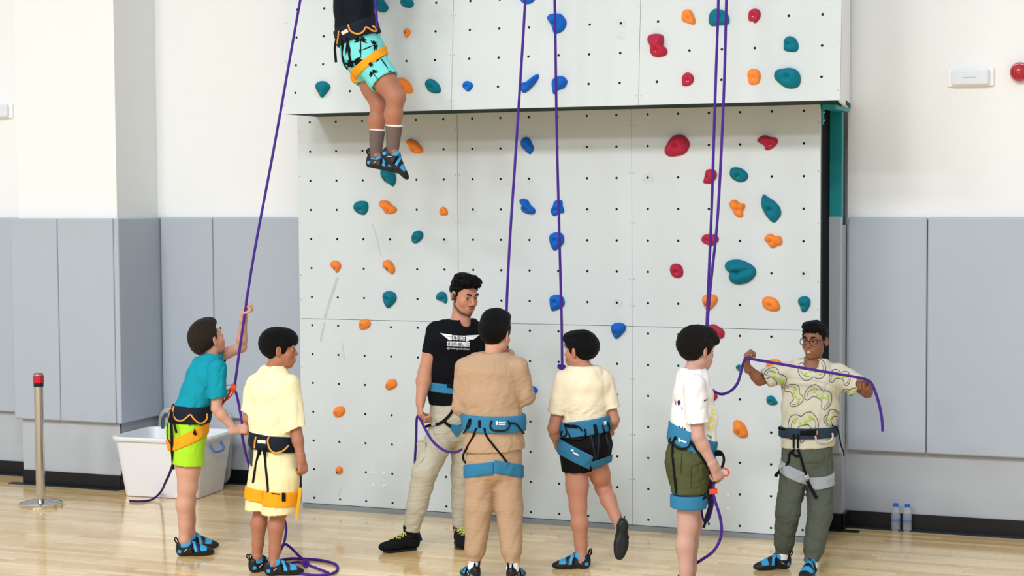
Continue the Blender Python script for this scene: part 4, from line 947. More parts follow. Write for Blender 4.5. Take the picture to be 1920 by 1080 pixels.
def wrap(model, c, n, half, off=.009, side=None, rnd=.004):
    """webbing that follows the cloth below it"""
    base = model; c_ = np.asarray(c, f32); n_ = nrm(n).astype(f32); lo, hi = base.bounds(); out = Model()
    sd = None if side is None else (np.asarray(side[0], f32), nrm(side[1]).astype(f32))
    def fn(P):
        f = smax(base(P)-off, np.abs((P-c_) @ n_)-half, rnd)
        return f if sd is None else smax(f, -((P-sd[0]) @ sd[1]), .006)
    out.add(Prim(fn, c, .16), 0); return out
def S_(J, rows):
    """torso sections from rows (px, py, dz, half width, half depth, facing)"""
    return [(J(a, b, c), w, d, leftof(f)) for a, b, c, w, d, f in rows]
def teal_boy():
    Z = depth_of(floor_at(362, 1041)); J = lambda x, y, dz=0.0: at_depth(x, y, Z+dz)
    root = person('boy in teal T-shirt and neon yellow shorts holding the purple rope', Z, (352, 1038))
    s = .86; C = J(390, 636, .01); R = frame(136, 22, 0); skin0 = '#cb9b85'
    T = S_(J, [(350, 836, .03, .112, .098, 112), (350, 812, .03, .128, .108, 114), (358, 776, .03, .126, .10, 118), (372, 735, .03, .118, .092, 122), (384, 703, .02, .130, .088, 124), (391, 678, .02, .095, .07, 124), (393, 664, .02, .06, .055, 124)])
    shR, elR, wrR, tipR = J(407, 692, -.10), J(406, 766, -.12), J(441, 806, -.11), J(462, 803, -.10)
    shL, elL, wrL, tipL = J(399, 672, .17), J(453, 651, .10), J(457, 594, .03), J(462, 560, .0)
    hR, kR, aR = J(355, 838, -.045), J(351, 914, -.05), J(346, 1013, -.02)
    hL, kL, aL = J(350, 836, .10), J(352, 908, .15), J(356, 1001, .20)
    m = Model()
    for (p, w, d, wd), (p2, w2, d2, wd2) in zip(T[:-1], T[1:]): m.add(ecap(p, p2, (w-.016, d-.016), (w2-.016, d2-.016), wd), .03)
    m.add(cap(T[-2][0], C-R[2]*.05, .05, .044), .03)
    leg_model(m, hR, kR, aR, (.078, .060, .052, .034), -facing(98), facing(98), s); leg_model(m, hL, kL, aL, (.076, .058, .052, .034), -facing(100), facing(98), s)
    arm_model(m, shR, elR, wrR, (.048, .039, .034, .034, .023)); arm_model(m, shL, elL, wrL, (.048, .038, .034, .033, .023))
    head_model(m, C, R, 1.0); hand_model(m, wrR, tipR, vec(.1, -.5, .8), 1, .84, (62, 75, 50), 'wrap'); hand_model(m, wrL, tipL, vec(.75, 0, -.2), -1, .84, (62, 75, 50), 'wrap')
    sdf_obj('body', m, .0032, skin('teal_boy', skin0), root, skin_colour(skin0, C, R, 1.0)); eyes(root, C, R, 1.0)
    hair(root, C, R, 1.0, hair_mat('brown', '#2c241f'), [(-.14, -.095), (-.06, -.085), (-.03, -.045), (-.012, -.03), (.012, -.012), (.03, .03), (.05, .075), (.09, .088)], size=(.083, .107, .097), extra=[((0, .015, .085), (.066, .075, .045)), ((0, -.09, .0), (.06, .03, .06))], amp=0.0022, freq=264)
    # shirt
    sh = chain(T[1:], .006); sh = hollow_hem(sh, J(357, 803, 0), vec(-.16, -1, 0), .03)
    sh.add(sleeve(shR, elR, .74, .060, .056, dirv=vec(.12, -1, 0)), .02); sh.add(sleeve(shL, elL, .30, .058, .062), .02); sh.add(cap(T[-2][0], T[-1][0], .056, .050), .02)
    sh.sub(cap(J(398, 659, 0), C+R[2]*.05, .052, .06), .006); sh.isect(lambda P: -((P-(T[-1][0]+vec(.005, .012, 0)).astype(f32)) @ vec(.35, -1, 0).astype(f32))/1.06)
    sh.disp(lambda P: folds(P, 0.0062, 39, 1, (1, 1, .55))+folds(P, 0.0016, 96, 3)); _ = sdf_obj('t_shirt', sh, .0042, mat('teal_cotton', '#1592a8', .85, bump=.15, bscale=260, var=.03, vscale=8), root)
    # shorts
    so = chain(T[:3], .008, hi=None); so.cut(J(350, 789, 0), vec(-.1, 1, 0))
    for h, k, q in ((hR, kR, .50), (hL, kL, .50)): so.add(sleeve(h+UP*.03, k, q, .094, .096, dirv=vec(-.08, -1, 0)), .02)
    so.disp(lambda P: folds(P, 0.0019, 66, 5)); _ = sdf_obj('shorts', so, .0042, mat('neon_yellow_polyester', '#a6de2e', .7, bump=.12, bscale=260), root)
    both = Model(); both.add(group(sh), 0); both.add(group(so), 0)
    # harness
    ch = chain(T[1:], .018, k=.02); be = band(ch, J(359, 776, 0), vec(.03, 1, 0), .052); o = sdf_obj('harness_belt', be, .0042, m_navy, root)
    allm = Model(); allm.add(group(be), 0); allm.add(group(sh), 0); allm.add(group(so), 0)
    Zs = Z-.05
    cord('gear_loop', surf_path(allm, [(326, 762), (324, 774), (330, 787), (341, 789), (350, 783), (357, 778), (364, 786), (373, 793), (382, 792), (388, 785), (388, 776)], Zs, .009), .0052, m_cordo, o)
    cord('gear_loop', [J(326, 763, -.02), J(316, 770, .02), J(313, 780, .04), J(318, 786, .05), J(322, 782, .06)], .0050, m_cordo, o)
    n = vec(-.42, 1, -.05); c = J(352, 820, -.04)
    lo = wrap(so, c, n, .034, side=(J(352, 820, .03), vec(0, 0, -1))); l = sdf_obj('leg_loop', lo, .0042, m_horange, root)
    sdf_obj('leg_loop', wrap(so, c, n, .03, side=(J(352, 820, .03), vec(0, 0, 1))), .0045, m_horange, root)
    ribbon('strap', surf_path(lo, [(362, 800), (364, 808), (366, 816)], Zs, .002), .010, m_strapb, l); ribbon('logo', surf_path(lo, [(339, 811), (346, 809), (353, 808)], Zs, .001), .0035, m_strapb, l)
    for pts, w in (([(322, 772, -.03), (321, 790, -.04), (322, 815, -.05), (323, 845, -.04), (325, 880, -.02)], .009), ([(323, 784, -.04), (328, 800, -.07), (331, 812, -.08)], .007)):
        ribbon('strap', [J(a, b, c-.06) for a, b, c in pts], w, m_strapb, o, .0025, up=-HF)
    ribbon('strap', [J(313, 775, -.0), J(306, 785, -.01), (J(305, 804, -.01))], .011, mat('slate_strap', '#3a4750', .7), o, .004)
    cord('strap', [J(318, 783, -.06), J(314, 800, -.07), J(314, 820, -.08), J(320, 833, -.09)], .003, m_cordb, o)
    shoe(root, aR, facing(96), s=.98, label='near shoe of the boy in teal'); shoe(root, aL, facing(98), s=.98, mirror=True)
    return root, J, Z
def yellow_boy():
    Z = depth_of(floor_at(505, 1076)); J = lambda x, y, dz=0.0: at_depth(x, y, Z+dz)
    root = person('boy in pale yellow T-shirt and knee-length shorts seen from behind, head in profile', Z, (505, 1072))
    s = .86; C = J(524, 655, 0); R = frame(100, -3, 0); sk = '#a9735a'
    T = S_(J, [(516, 905, .02, .118, .10, 152), (514, 870, .02, .128, .108, 152), (511, 828, .02, .120, .10, 152), (512, 785, .02, .138, .105, 154), (512, 738, .02, .148, .10, 156), (513, 709, .02, .096, .072, 156), (513, 690, .02, .062, .056, 150)])
    shR, elR, wrR, tipR = J(543, 720, -.06), J(556, 812, -.07), J(565, 862, -.09), J(570, 892, -.10)
    shL, elL, wrL, tipL = J(482, 720, .06), J(465, 783, .05), J(487, 812, .17), J(505, 818, .21)
    hL, kL, aL = J(496, 905, .05), J(491, 952, .04), J(481, 1046, .05); hR, kR, aR = J(531, 905, -.05), J(524, 955, -.05), J(512, 1058, -.04)
    m = Model()
    for (p, w, d, wd), (p2, w2, d2, wd2) in zip(T[:-1], T[1:]): m.add(ecap(p, p2, (w-.02, d-.02), (w2-.02, d2-.02), wd), .03)
    m.add(cap(T[-2][0], C-R[2]*.05-R[1]*.015, .048, .041), .03)
    leg_model(m, hL, kL, aL, (.068, .049, .0445, .029), -facing(125), facing(125), s); leg_model(m, hR, kR, aR, (.068, .049, .0445, .029), -facing(110), facing(105), s)
    arm_model(m, shR, elR, wrR, (.045, .038, .034, .034, .024)); arm_model(m, shL, elL, wrL, (.045, .038, .033, .032, .022))
    head_model(m, C, R, .96, mouth=.002); hand_model(m, wrR, tipR, vec(-.55, 0, .6), 1, .84, (70, 80, 50), 'wrap'); hand_model(m, wrL, tipL, vec(0, -1, 0), 1, .84)
    sdf_obj('body', m, .0032, skin('yellow_boy', sk), root, skin_colour(sk, C, R, .96)); eyes(root, C, R, .96)
    hair(root, C, R, .96, hair_mat('black', '#0b0b0e'), [(-.14, -.082), (-.06, -.078), (-.034, -.045), (-.014, -.022), (.012, -.020), (.022, -.035), (.034, -.012), (.05, .022), (.08, .030), (.12, .022)], size=(.086, .108, .100), extra=[((0, .02, .075), (.070, .085, .055)), ((0, .060, .055), (.060, .050, .035))], amp=0.0022, freq=228)
    sh = chain(T[2:], .008); sh.add(ecap(J(511, 815, .02), T[2][0]+vec(0, .02), (.13, .11), (.13, .11), leftof(152)), .03); sh = hollow_hem(sh, J(511, 822, 0), vec(-.22, -1, 0), .02)
    sh.add(sleeve(shR, elR, .90, .058, .060, dirv=vec(.35, -1, 0)), .03); sh.add(sleeve(shL, elL, .85, .060, .052), .03); sh.add(cap(T[-2][0], T[-1][0], .060, .052), .02)
    sh.sub(cap(T[-1][0]+UP*.004, T[-1][0]+UP*.1, .044, .070), .005); sh.isect(lambda P: (P-(T[-1][0]+vec(0, .014, 0)).astype(f32)) @ vec(0, 1, 0).astype(f32))
    sh.disp(lambda P: folds(P, 0.0062, 39, 6, (1, 1, .5))+folds(P, 0.0012, 103, 3)); sdf_obj('t_shirt', sh, .0042, mat('pale_yellow_cotton', '#e9e1b8', .85, bump=.15, bscale=260, var=.02, vscale=8), root)
    so = chain(T[:3], .008); so.cut(J(511, 822, 0), vec(0, 1, 0))
    for h, k, q, hy in ((hR, kR, 1.12, 971), (hL, kL, 1.02, 961)): so.add(sleeve(h+UP*.03, k, q, .096, .098, dirv=vec(.08, -1, 0)), .025)
    so.disp(lambda P: folds(P, 0.0025, 48, 9, (1, 1, .4))); sdf_obj('shorts', so, .0042, mat('pale_yellow_cotton_twill', '#e6dcac', .85, bump=.15, bscale=260), root)
    ch = chain(T[1:5], .018, k=.02); ch.add(ell(T[2][0], (.14, .12, .09), np.array([leftof(152), facing(152), UP])), .02); be = band(ch, J(511, 828, 0), vec(.10, 1, 0), .046); o = sdf_obj('harness_belt', be, .0042, m_navy, root)
    allm = Model(); allm.add(group(be), 0); allm.add(group(so), 0); allm.add(group(sh), 0)
    cord('gear_loop', surf_path(allm, [(504, 819), (502, 828), (506, 842), (515, 849), (527, 847), (536, 841), (541, 835)], Z, .009), .005, m_cordo, o)
    cord('gear_loop', surf_path(allm, [(480, 819), (478, 828), (477, 840)], Z, .008), .005, m_cordo, o)
    ribbon('label', surf_path(be, [(483, 828), (490, 828), (498, 829)], Z, .003), .010, mat('cream_label', '#efd9c8', .7), o)
    for pts in ([(486, 842), (482, 860), (478, 880), (474, 905)], [(495, 842), (497, 862), (499, 885), (502, 915), (502, 925)]):
        ribbon('strap', surf_path(allm, pts, Z, .006), .0065, m_strapb, o, .0025)
    for c in ((486, 846), (496, 846)): b = MB(); q = surf_path(allm, [c], Z, .012)[0]; b.obox(q, (HR, UP, HF), (.010, .020, .006)); bevel(b.build('buckle', m_strapb, o), .003)
    ribbon('strap', [J(474, 830, -.02), J(470, 845, -.03), J(471, 862, -.03), J(474, 873, -.03)], .013, mat('slate_strap', '#3a4750', .7), o, .004)
    for h, k, c, nn in ((hR, kR, J(528, 932, -.05), vec(.02, 1, 0)), (hL, kL, J(489, 925, .04), vec(.12, 1, 0))):
        lo = wrap(so, c, nn, .042 if h is hR else .036, side=(J(500, 930, 0), vec(1 if h is hR else -1, 0, -.2 if h is hR else .2))); l = sdf_obj('leg_loop', lo, .0042, m_horange, root)
        if h is hR:
            ribbon('buckle', surf_path(lo, [(532, 924), (532, 932), (532, 940)], Z, .004), .011, m_strapb, l); ribbon('logo', surf_path(lo, [(509, 925), (517, 926), (525, 927)], Z, .002), .003, m_strapb, l)
            ribbon('strap', [J(563, 915, -.12), J(561, 935, -.15), J(557, 960, -.15), J(556, 975, -.15)], .009, m_horange, l, .004)
    shoe(root, aL, facing(128), s=.95, mirror=False, label='shoe with its heel towards the viewer'); shoe(root, aR, facing(103), s=.97, mirror=True)
    return root, J, Z
PEOPLE = {'teal': teal_boy, 'yellow': yellow_boy}
def body_torso(m, T, e, neck_to=None, rn=(.05, .044)):
    for (p, w, d, wd), (p2, w2, d2, wd2) in zip(T[:-1], T[1:]): m.add(ecap(p, p2, (w-e, d-e), (w2-e, d2-e), wd), .03)
    if neck_to is not None: m.add(cap(T[-2][0], neck_to, *rn), .02)
def instructor():
    Z = depth_of(floor_at(805, 1027)); J = lambda x, y, dz=0.0: at_depth(x, y, Z+dz)
    root = person('adult instructor with short beard, black T-shirt with winged white print and light cargo trousers', Z, (810, 1024))
    C = J(871.5, 554, 0); R = frame(34, -14, 0); sk = '#c08a70'
    T = S_(J, [(856, 806, .03, .135, .105, 18), (855, 778, .03, .160, .118, 18), (851, 738, .02, .150, .105, 18), (852, 690, .01, .152, .112, 18), (859, 645, .0, .185, .120, 20), (863, 617, .0, .135, .085, 20), (865, 602, .0, .066, .062, 22)])
    shR, elR, wrR, tipR = J(819, 622, -.03), J(797, 698, -.05), J(788, 756, -.12), J(787, 797, -.16)
    shL, elL, wrL, tipL = J(910, 624, .06), J(926, 698, .08), J(912, 755, .0), J(905, 790, -.05)
    hR, kR, aR = J(836, 800, .0), J(796, 886, -.09), J(769, 1004, -.06); hL, kL, aL = J(876, 800, .06), J(869, 886, .06), J(863, 996, .10)
    m = Model(); body_torso(m, T, .02, C-R[2]*.06-R[1]*.02, (.062, .054))
    leg_model(m, hR, kR, aR, (.078, .055, .050, .036), -facing(-20), facing(-55)); leg_model(m, hL, kL, aL, (.078, .055, .050, .036), -facing(10), facing(5))
    arm_model(m, shR, elR, wrR, (.058, .050, .043, .045, .028)); arm_model(m, shL, elL, wrL, (.058, .048, .042, .043, .028))
    head_model(m, C, R, 1.0, adult=True, mouth=.002); hand_model(m, wrR, tipR, vec(.75, 0, .3), -1, 1.0, (45, 55, 35), 'wrap'); hand_model(m, wrL, tipL, vec(-.6, 0, .5), 1, 1.0)
    sdf_obj('body', m, .0030, skin('instructor', sk), root, skin_colour(sk, C, R, 1.0, beard=True)); eyes(root, C, R, 1.0, (0, 1, -.35))
    hair(root, C, R, 1.0, hair_mat('black', '#0b0b0e'), [(-.14, -.075), (-.06, -.065), (-.036, -.035), (-.014, .0), (.010, .002), (.030, .030), (.05, .062), (.09, .072)], size=(.079, .100, .092), extra=[((0, .035, .105), (.066, .062, .038)), ((.01, .065, .092), (.055, .035, .032)), ((-.02, -.02, .105), (.055, .055, .03))], amp=0.0070, freq=288, ear=(-.014, .026))
    # cropped beard along the jaw
    sh = chain(T[1:], .008); sh = hollow_hem(sh, J(852, 757, 0), vec(.02, -1, 0)); sh.add(sleeve(shR, elR, .52, .068, .056, dirv=vec(-.1, -1, 0)), .02); sh.add(sleeve(shL, elL, .55, .068, .060), .02); sh.add(cap(T[-2][0], T[-1][0], .078, .066), .02)
    sh.sub(cap(T[-1][0]+facing(20)*.016+UP*.0, T[-1][0]+UP*.1, .058, .085), .005); sh.sub(sph(T[-1][0]+facing(24)*.078+UP*.002, .036), .012); sh.isect(lambda P: (P-(T[-1][0]+vec(0, .012, 0)).astype(f32)) @ vec(0, 1, 0).astype(f32))
    sh.disp(lambda P: folds(P, 0.0023, 39, 2, (1, 1, .6))+folds(P, 0.0009, 92, 3)); st = sdf_obj('t_shirt', sh, .0042, mat('black_cotton', '#0d0f14', .8, bump=.12, bscale=260), root)
    pa = chain(T[:3], .002); pa.cut(J(851, 742, 0), vec(0, 1, 0))
    for h, k, a, dz in ((hR, kR, aR, 0), (hL, kL, aL, 0)):
        pa.add(cap(h, k, .098, .076), .03); pa.add(cap(k, lerp(k, a, .55), .076, .064), .02); pa.add(sleeve(lerp(k, a, .5), a, .86, .064, .049), .015)
    pa.disp(lambda P: folds(P, .0030, 45, 8, (.6, .6, 1.1))+folds(P, .0022, 80, 4, (.35, .35, 2.0))); pt = sdf_obj('cargo_trousers', pa, .0042, mat('stone_cotton_twill', '#b9b4a2', .85, bump=.15, bscale=260, var=.03), root)
    allm = Model(); allm.add(group(sh), 0); allm.add(group(pa), 0)
    # cargo pocket
    pk = []
    for pts in ([(785, 826), (797, 832), (795, 858), (780, 874)], [(786, 836), (800, 836)], [(775, 880), (790, 884)], [(803, 812), (820, 814), (840, 812)]): ribbon('seam', surf_path(allm, pts, Z, .002), .0022, mat('trouser_seam', '#b3ad99', .9), pt)
    b = MB(); q = surf_path(allm, [(792, 846)], Z, -.009)[0]; b.obox(q, (nrm(vec(1, .1, -.35)), nrm(vec(-.12, 1, 0)), nrm(vec(.3, 0, .9))), (.030, .055, .012)); bevel(b.build('cargo_pocket', mat('stone_cotton_twill', '#b9b4a2'), pt), .008, 3)
    b = MB(); q = surf_path(allm, [(793, 829)], Z, .000)[0]; b.obox(q, (nrm(vec(1, .05, -.35)), nrm(vec(-.05, 1, 0)), nrm(vec(.3, 0, .9))), (.033, .015, .006)); bevel(b.build('pocket_flap', mat('stone_cotton_twill', '#b9b4a2'), pt), .004, 2)
    ch = chain(T[1:5], .020, k=.02); be = band(ch, J(851, 727, 0), vec(.10, 1, 0), .028); o = sdf_obj('harness_belt', be, .0042, m_hblue, root)
    allm.add(group(be), 0)
    ribbon('webbing', surf_path(be, [(838, 723), (846, 724), (855, 726), (864, 727)], Z, .003), .012, m_strapb, o)
    cord('gear_loop', [J(816, 718, -.02), J(805, 722, .0), J(804, 732, .0), J(810, 738, -.01), J(817, 733, -.05)], .005, m_cordb, o)
    ribbon('belay_loop', [surf_path(be, [(853, 728)], Z, .012)[0], J(852, 748, -.17), J(853, 765, -.17)], .010, m_strapb, o, .006)
    for pts in ([(852, 764), (843, 778), (833, 788), (822, 795), (808, 797), (798, 800)], [(854, 764), (861, 774), (868, 784), (876, 790)], [(833, 790), (838, 795), (845, 800)], [(872, 792), (864, 798)]):
        ribbon('strap', surf_path(allm, pts, Z, .008), .0085, m_strapb, o, .0025)
    b = MB(); q = surf_path(allm, [(813, 795)], Z, .014)[0]; b.obox(q, (nrm(vec(1, .25, 0)), nrm(vec(-.25, 1, 0)), HF), (.016, .012, .004)); bevel(b.build('buckle', m_buckle, o), .003)
    l = decal('leg_loop', allm, [[(838, 793), (848, 796), (857, 797), (866, 796), (875, 793), (868, 806), (859, 818), (855, 819), (847, 808)]], Z, m_hblue, root, .007)
    # print: wings, tiles with letters, address line
    px = lambda a, b: (820+a/18, 610+b/18); pr = []
    for y0, xl, xr in ((262, 92, 500), (330, 180, 500), (392, 260, 495), (448, 330, 490)):
        pr.append([px(xl, y0), px(500, y0+(60 if y0 == 262 else 8)), px(xr, y0+(92 if y0 == 262 else 52)), px(xl+80, y0+58)])
    for y0, xr in ((318, 1440), (372, 1370), (430, 1290), (485, 1110)):
        pr.append([px(975, y0+(28 if y0 == 318 else 5)), px(xr, y0), px(xr-80, y0+50), px(970, y0+52)])
    for i in range(4): x = 527+i*108; pr.append([px(x, 338+i*5), px(x+92, 338+i*5), px(x+84, 500+i*5), px(x-6, 495+i*5)])
    for i in range(8): x = 335+i*96.5; pr.append([px(x, 538+i*3), px(x+84, 538+i*3), px(x+74, 700+i*3), px(x-8, 696+i*3)])
    b = MB()
    for poly in pr:
        quad_decal(b, sh, poly, Z, .004, 10 if poly[1][0]-poly[0][0] > 8 else 2)
    b.build('shirt_print', m_logo, st)
    def letters(txt, x0, y0, dx, size, m_, off, dy=0.0, nm='lettering'):
        cu_ = bpy.data.curves.new('t', 'FONT'); cu_.body = txt; cu_.size = 1; cu_.space_character = dx; cu_.align_x = 'LEFT'
        to = bpy.data.objects.new('t', cu_); link(to); bpy.context.view_layer.update(); me = bpy.data.meshes.new_from_object(to.evaluated_get(bpy.context.evaluated_depsgraph_get()))
        V = np.array([v.co for v in me.vertices]); Fc = [tuple(p.vertices) for p in me.polygons]; bpy.data.objects.remove(to)
        P = surf_path(sh, [(820+(x0+v[0]*size)/18, 610+(y0+v[0]*size*dy-v[1]*size)/18) for v in V], Z, off)
        return mesh_obj(nm, P, Fc, m_, st, False)
    mk = mat('black_print', '#0d0f14', .7)
    for i, c in enumerate('ROCK'): letters(c, 540+i*108, 480+i*5, 1, 160, mk, .006)
    for i, c in enumerate('REPUBLIC'): letters(c, 343+i*96.5+(20 if c == 'I' else 0), 682+i*3, 1, 150, mk, .006)
    letters('@rockrepublicdubai', 322, 800, 1.0, 92, m_logo, .004, .04)
    # approach shoes
    ms = mat('black_suede', '#15161a', .75, bump=.2, bscale=200); ml = mat('lime_lace', '#c8d36a', .6); msl = mat('shoe_rubber', '#0b0b0c', .5)
    for a, fa in ((aR, -62), (aL, 8)):
        fw = facing(fa); lf = leftof(fa); o_ = np.array([a[0], a[1], 0])-fw*.06; Lq = lambda x, y, z: o_+fw*x+lf*y+UP*z; ax = np.array([fw, lf, UP])
        s1 = Model(); s1.add(ell(Lq(.045, 0, .05), (.05, .036, .055), ax), 0).add(ecap(Lq(.05, 0, .045), Lq(.16, 0, .04), (.036, .042), (.045, .036), lf), .02).add(ell(Lq(.20, 0, .035), (.07, .045, .033), ax), .02).add(cap(Lq(.05, 0, .095), Lq(.17, 0, .045), .036, .03), .02)
        s1.cut(Lq(0, 0, .014), -UP, .004); s1.sub(cap(Lq(.05, 0, .11), Lq(.05, 0, .2), .035), .005)
        q = sdf_obj('approach_shoe', s1, .004, ms, root)
        s2 = Model(); s2.add(ecap(Lq(.04, 0, .01), Lq(.215, 0, .01), (.040, .02), (.050, .02), lf), 0); s2.isect(lambda P: np.abs(P[:, 2]-.0075)-.0085); sdf_obj('sole', s2, .004, msl, q)
        s3 = Model(); s3.add(cap(Lq(.05, 0, .09), a+UP*.05, .044, .044), 0); sdf_obj('sock', s3, .006, m_strapb, root)
        for i in range(5):
            x = .105+i*.022; z = .113-i*.0125; b = MB(); b.tube([Lq(x-.006, -.026, z-.02), Lq(x, -.012, z-.001), Lq(x+.004, .004, z+.003), Lq(x+.012, .026, z-.022)], .0036, 6); b.tube([Lq(x-.006, .026, z-.02), Lq(x, .012, z), Lq(x+.012, -.026, z-.022)], .0036, 6); b.build('lace', ml, q)
    return root
def tan_boy():
    Z = depth_of(floor_at(925, 1091)); J = lambda x, y, dz=0.0: at_depth(x, y, Z+dz)
    root = person('boy in matching tan sweatshirt and joggers seen from behind, wearing a blue harness', Z, (925, 1088))
    C = J(930, 627, .03); R = frame(150, -6, 0); sk = '#cf9f86'
    T = S_(J, [(926, 872, .02, .125, .105, 178), (926, 838, .02, .150, .115, 178), (926, 792, .02, .150, .110, 178), (922, 745, .02, .152, .112, 178), (921, 702, .02, .160, .105, 178), (924, 680, .03, .115, .08, 176), (929, 666, .03, .062, .058, 172)])
    shL, elL, wrL, tipL = J(874, 690, .02), J(866, 762, .06), J(885, 790, .24), J(900, 792, .30)
    shR, elR, wrR, tipR = J(970, 690, .0), J(984, 742, .02), J(964, 680, .13), J(956, 650, .15)
    hL, kL, aL = J(902, 862, .02), J(898, 950, .03), J(889, 1056, .04); hR, kR, aR = J(950, 862, .02), J(954, 950, .03), J(961, 1060, .0)
    m = Model(); body_torso(m, T, .026, C-R[2]*.06-R[1]*.02, (.052, .045))
    leg_model(m, hL, kL, aL, (.066, .052, .046, .032), facing(0), facing(195)); leg_model(m, hR, kR, aR, (.066, .052, .046, .032), facing(0), facing(168))
    arm_model(m, shL, elL, wrL, (.045, .036, .032, .032, .022)); arm_model(m, shR, elR, wrR, (.045, .036, .032, .032, .022))
    head_model(m, C, R, .99); hand_model(m, wrR, tipR, vec(-.8, 0, .3), 1, .86, (55, 60, 40), 'wrap'); hand_model(m, wrL, tipL, vec(0, -1, 0), 1, .86)
    sdf_obj('body', m, .0034, skin('tan_boy', sk), root, skin_colour(sk, C, R, .99)); eyes(root, C, R, .99)
    hair(root, C, R, .99, hair_mat('black', '#0b0b0e'), [(-.14, -.075), (-.06, -.072), (-.034, -.04), (-.014, -.01), (.012, -.012), (.024, -.025), (.034, .0), (.05, .03), (.12, .04)], size=(.087, .108, .104), extra=[((0, .0, .10), (.078, .09, .05))], amp=0.0026, freq=228)
    msw = mat('tan_knit_cotton', '#b3967a', .9, bump=.12, bscale=190, var=.03, vscale=10, stretch=(1, 1, 2.5))
    sh = chain(T[1:], .012); sh.add(ecap(J(926, 835, .02), J(926, 845, .02), (.172, .13), (.176, .132), leftof(178)), .02); sh = hollow_hem(sh, J(926, 845, 0), vec(.06, -1, 0))
    for a, e, w, t in ((shL, elL, wrL, .9), (shR, elR, wrR, .82)): sh.add(cap(a, e, .064, .055), .03); sh.add(sleeve(e, w, t, .053, .038), .02)
    sh.add(cap(T[-2][0], T[-1][0], .075, .066), .02); sh.sub(cap(T[-1][0]+UP*.005, T[-1][0]+UP*.1, .054, .08), .005); sh.isect(lambda P: (P-(T[-1][0]+vec(0, .016, 0)).astype(f32)) @ vec(0, 1, 0).astype(f32))
    sh.disp(lambda P: folds(P, 0.0032, 39, 7, (1, 1, .7))+folds(P, 0.0018, 69, 3, (1, 1, 1.6))); st = sdf_obj('sweatshirt', sh, .0042, msw, root)
    b = MB(); n = 28; b.tube([T[-1][0]+UP*.012+(leftof(172)*math.cos(t)*.062+facing(172)*math.sin(t)*.058) for t in np.linspace(0, 2*PI, n, endpoint=False)], .007, 8, closed=True, sub=1); b.build('collar', msw, st)
    pa = chain(T[:2], .012)
    for h, k, a, cx in ((hL, kL, aL, 0), (hR, kR, aR, 0)):
        pa.add(cap(h, k, .088, .078), .02); pa.add(cap(k, lerp(k, a, .75), .078, .060), .02); pa.add(sleeve(lerp(k, a, .7), a, .88, .046, .041), .01)
    pa.disp(lambda P: folds(P, .0030, 40, 10, (1, 1, .5))+folds(P, .0015, 85, 4, (.4, .4, 1.6))); sdf_obj('joggers', pa, .0042, msw, root)
    allm = Model(); allm.add(group(sh), 0); allm.add(group(pa), 0)
    ch = chain(T[1:4], .030, k=.02); be = band(ch, J(925, 792, 0), vec(.015, 1, 0), .046); o = sdf_obj('harness_belt', be, .0042, m_hblue, root); allm.add(group(be), 0)
    for pts in ([(880, 786), (876, 797), (873, 806), (869, 812)], [(922, 788), (919, 798), (923, 806), (938, 808), (950, 806), (955, 798), (953, 788)], [(953, 794), (962, 793), (970, 797), (977, 806), (983, 813)], [(882, 785), (881, 795), (877, 803)]):
        cord('gear_loop', surf_path(allm, pts, Z, .008), .0046, m_cordb, o)
    for pts in ([(899, 788), (899, 802)],): ribbon('tab', surf_path(allm, pts, Z, .005), .008, m_strapb, o)
    decal('logo', be, [[(930, 790), (933, 790), (933, 797), (930, 797)], [(935, 791), (941, 791), (941, 793), (935, 793)], [(935, 794.5), (948, 794.5), (948, 797), (935, 797)], [(942, 791), (948, 791), (948, 793), (942, 793)]], Z, m_logo, o)
    for pts in ([(893, 803), (886, 820), (876, 838), (869, 852), (869, 862), (873, 868)], [(908, 803), (912, 817), (925, 835), (940, 853), (952, 869)]): ribbon('strap', surf_path(allm, pts, Z, .007), .0058, m_strapb, o, .0025)
    for h, k, c, nn in ((hL, kL, J(897, 881, .0), vec(-.10, 1, .15)), (hR, kR, J(952, 879, .0), vec(.18, 1, .15))):
        l = sdf_obj('leg_loop', wrap(pa, c, nn, .036, side=(J(926, 870, 0), vec(-1 if h is hL else 1, 0, 0))), .0042, m_hblue, root)
    for a, fa, ss in ((aL, 200, .97), (aR, 165, .97)):
        b = MB(); b.lathe(a-UP*.03, (0, 0, 1), [(.036, 0), (.0365, .03), (.0355, .055), (.033, .056)], 20); b.build('sock', mat('white_sock', '#eef0f2', .9), root); shoe(root, a, facing(fa), s=ss, mirror=(fa == 165))
    return root
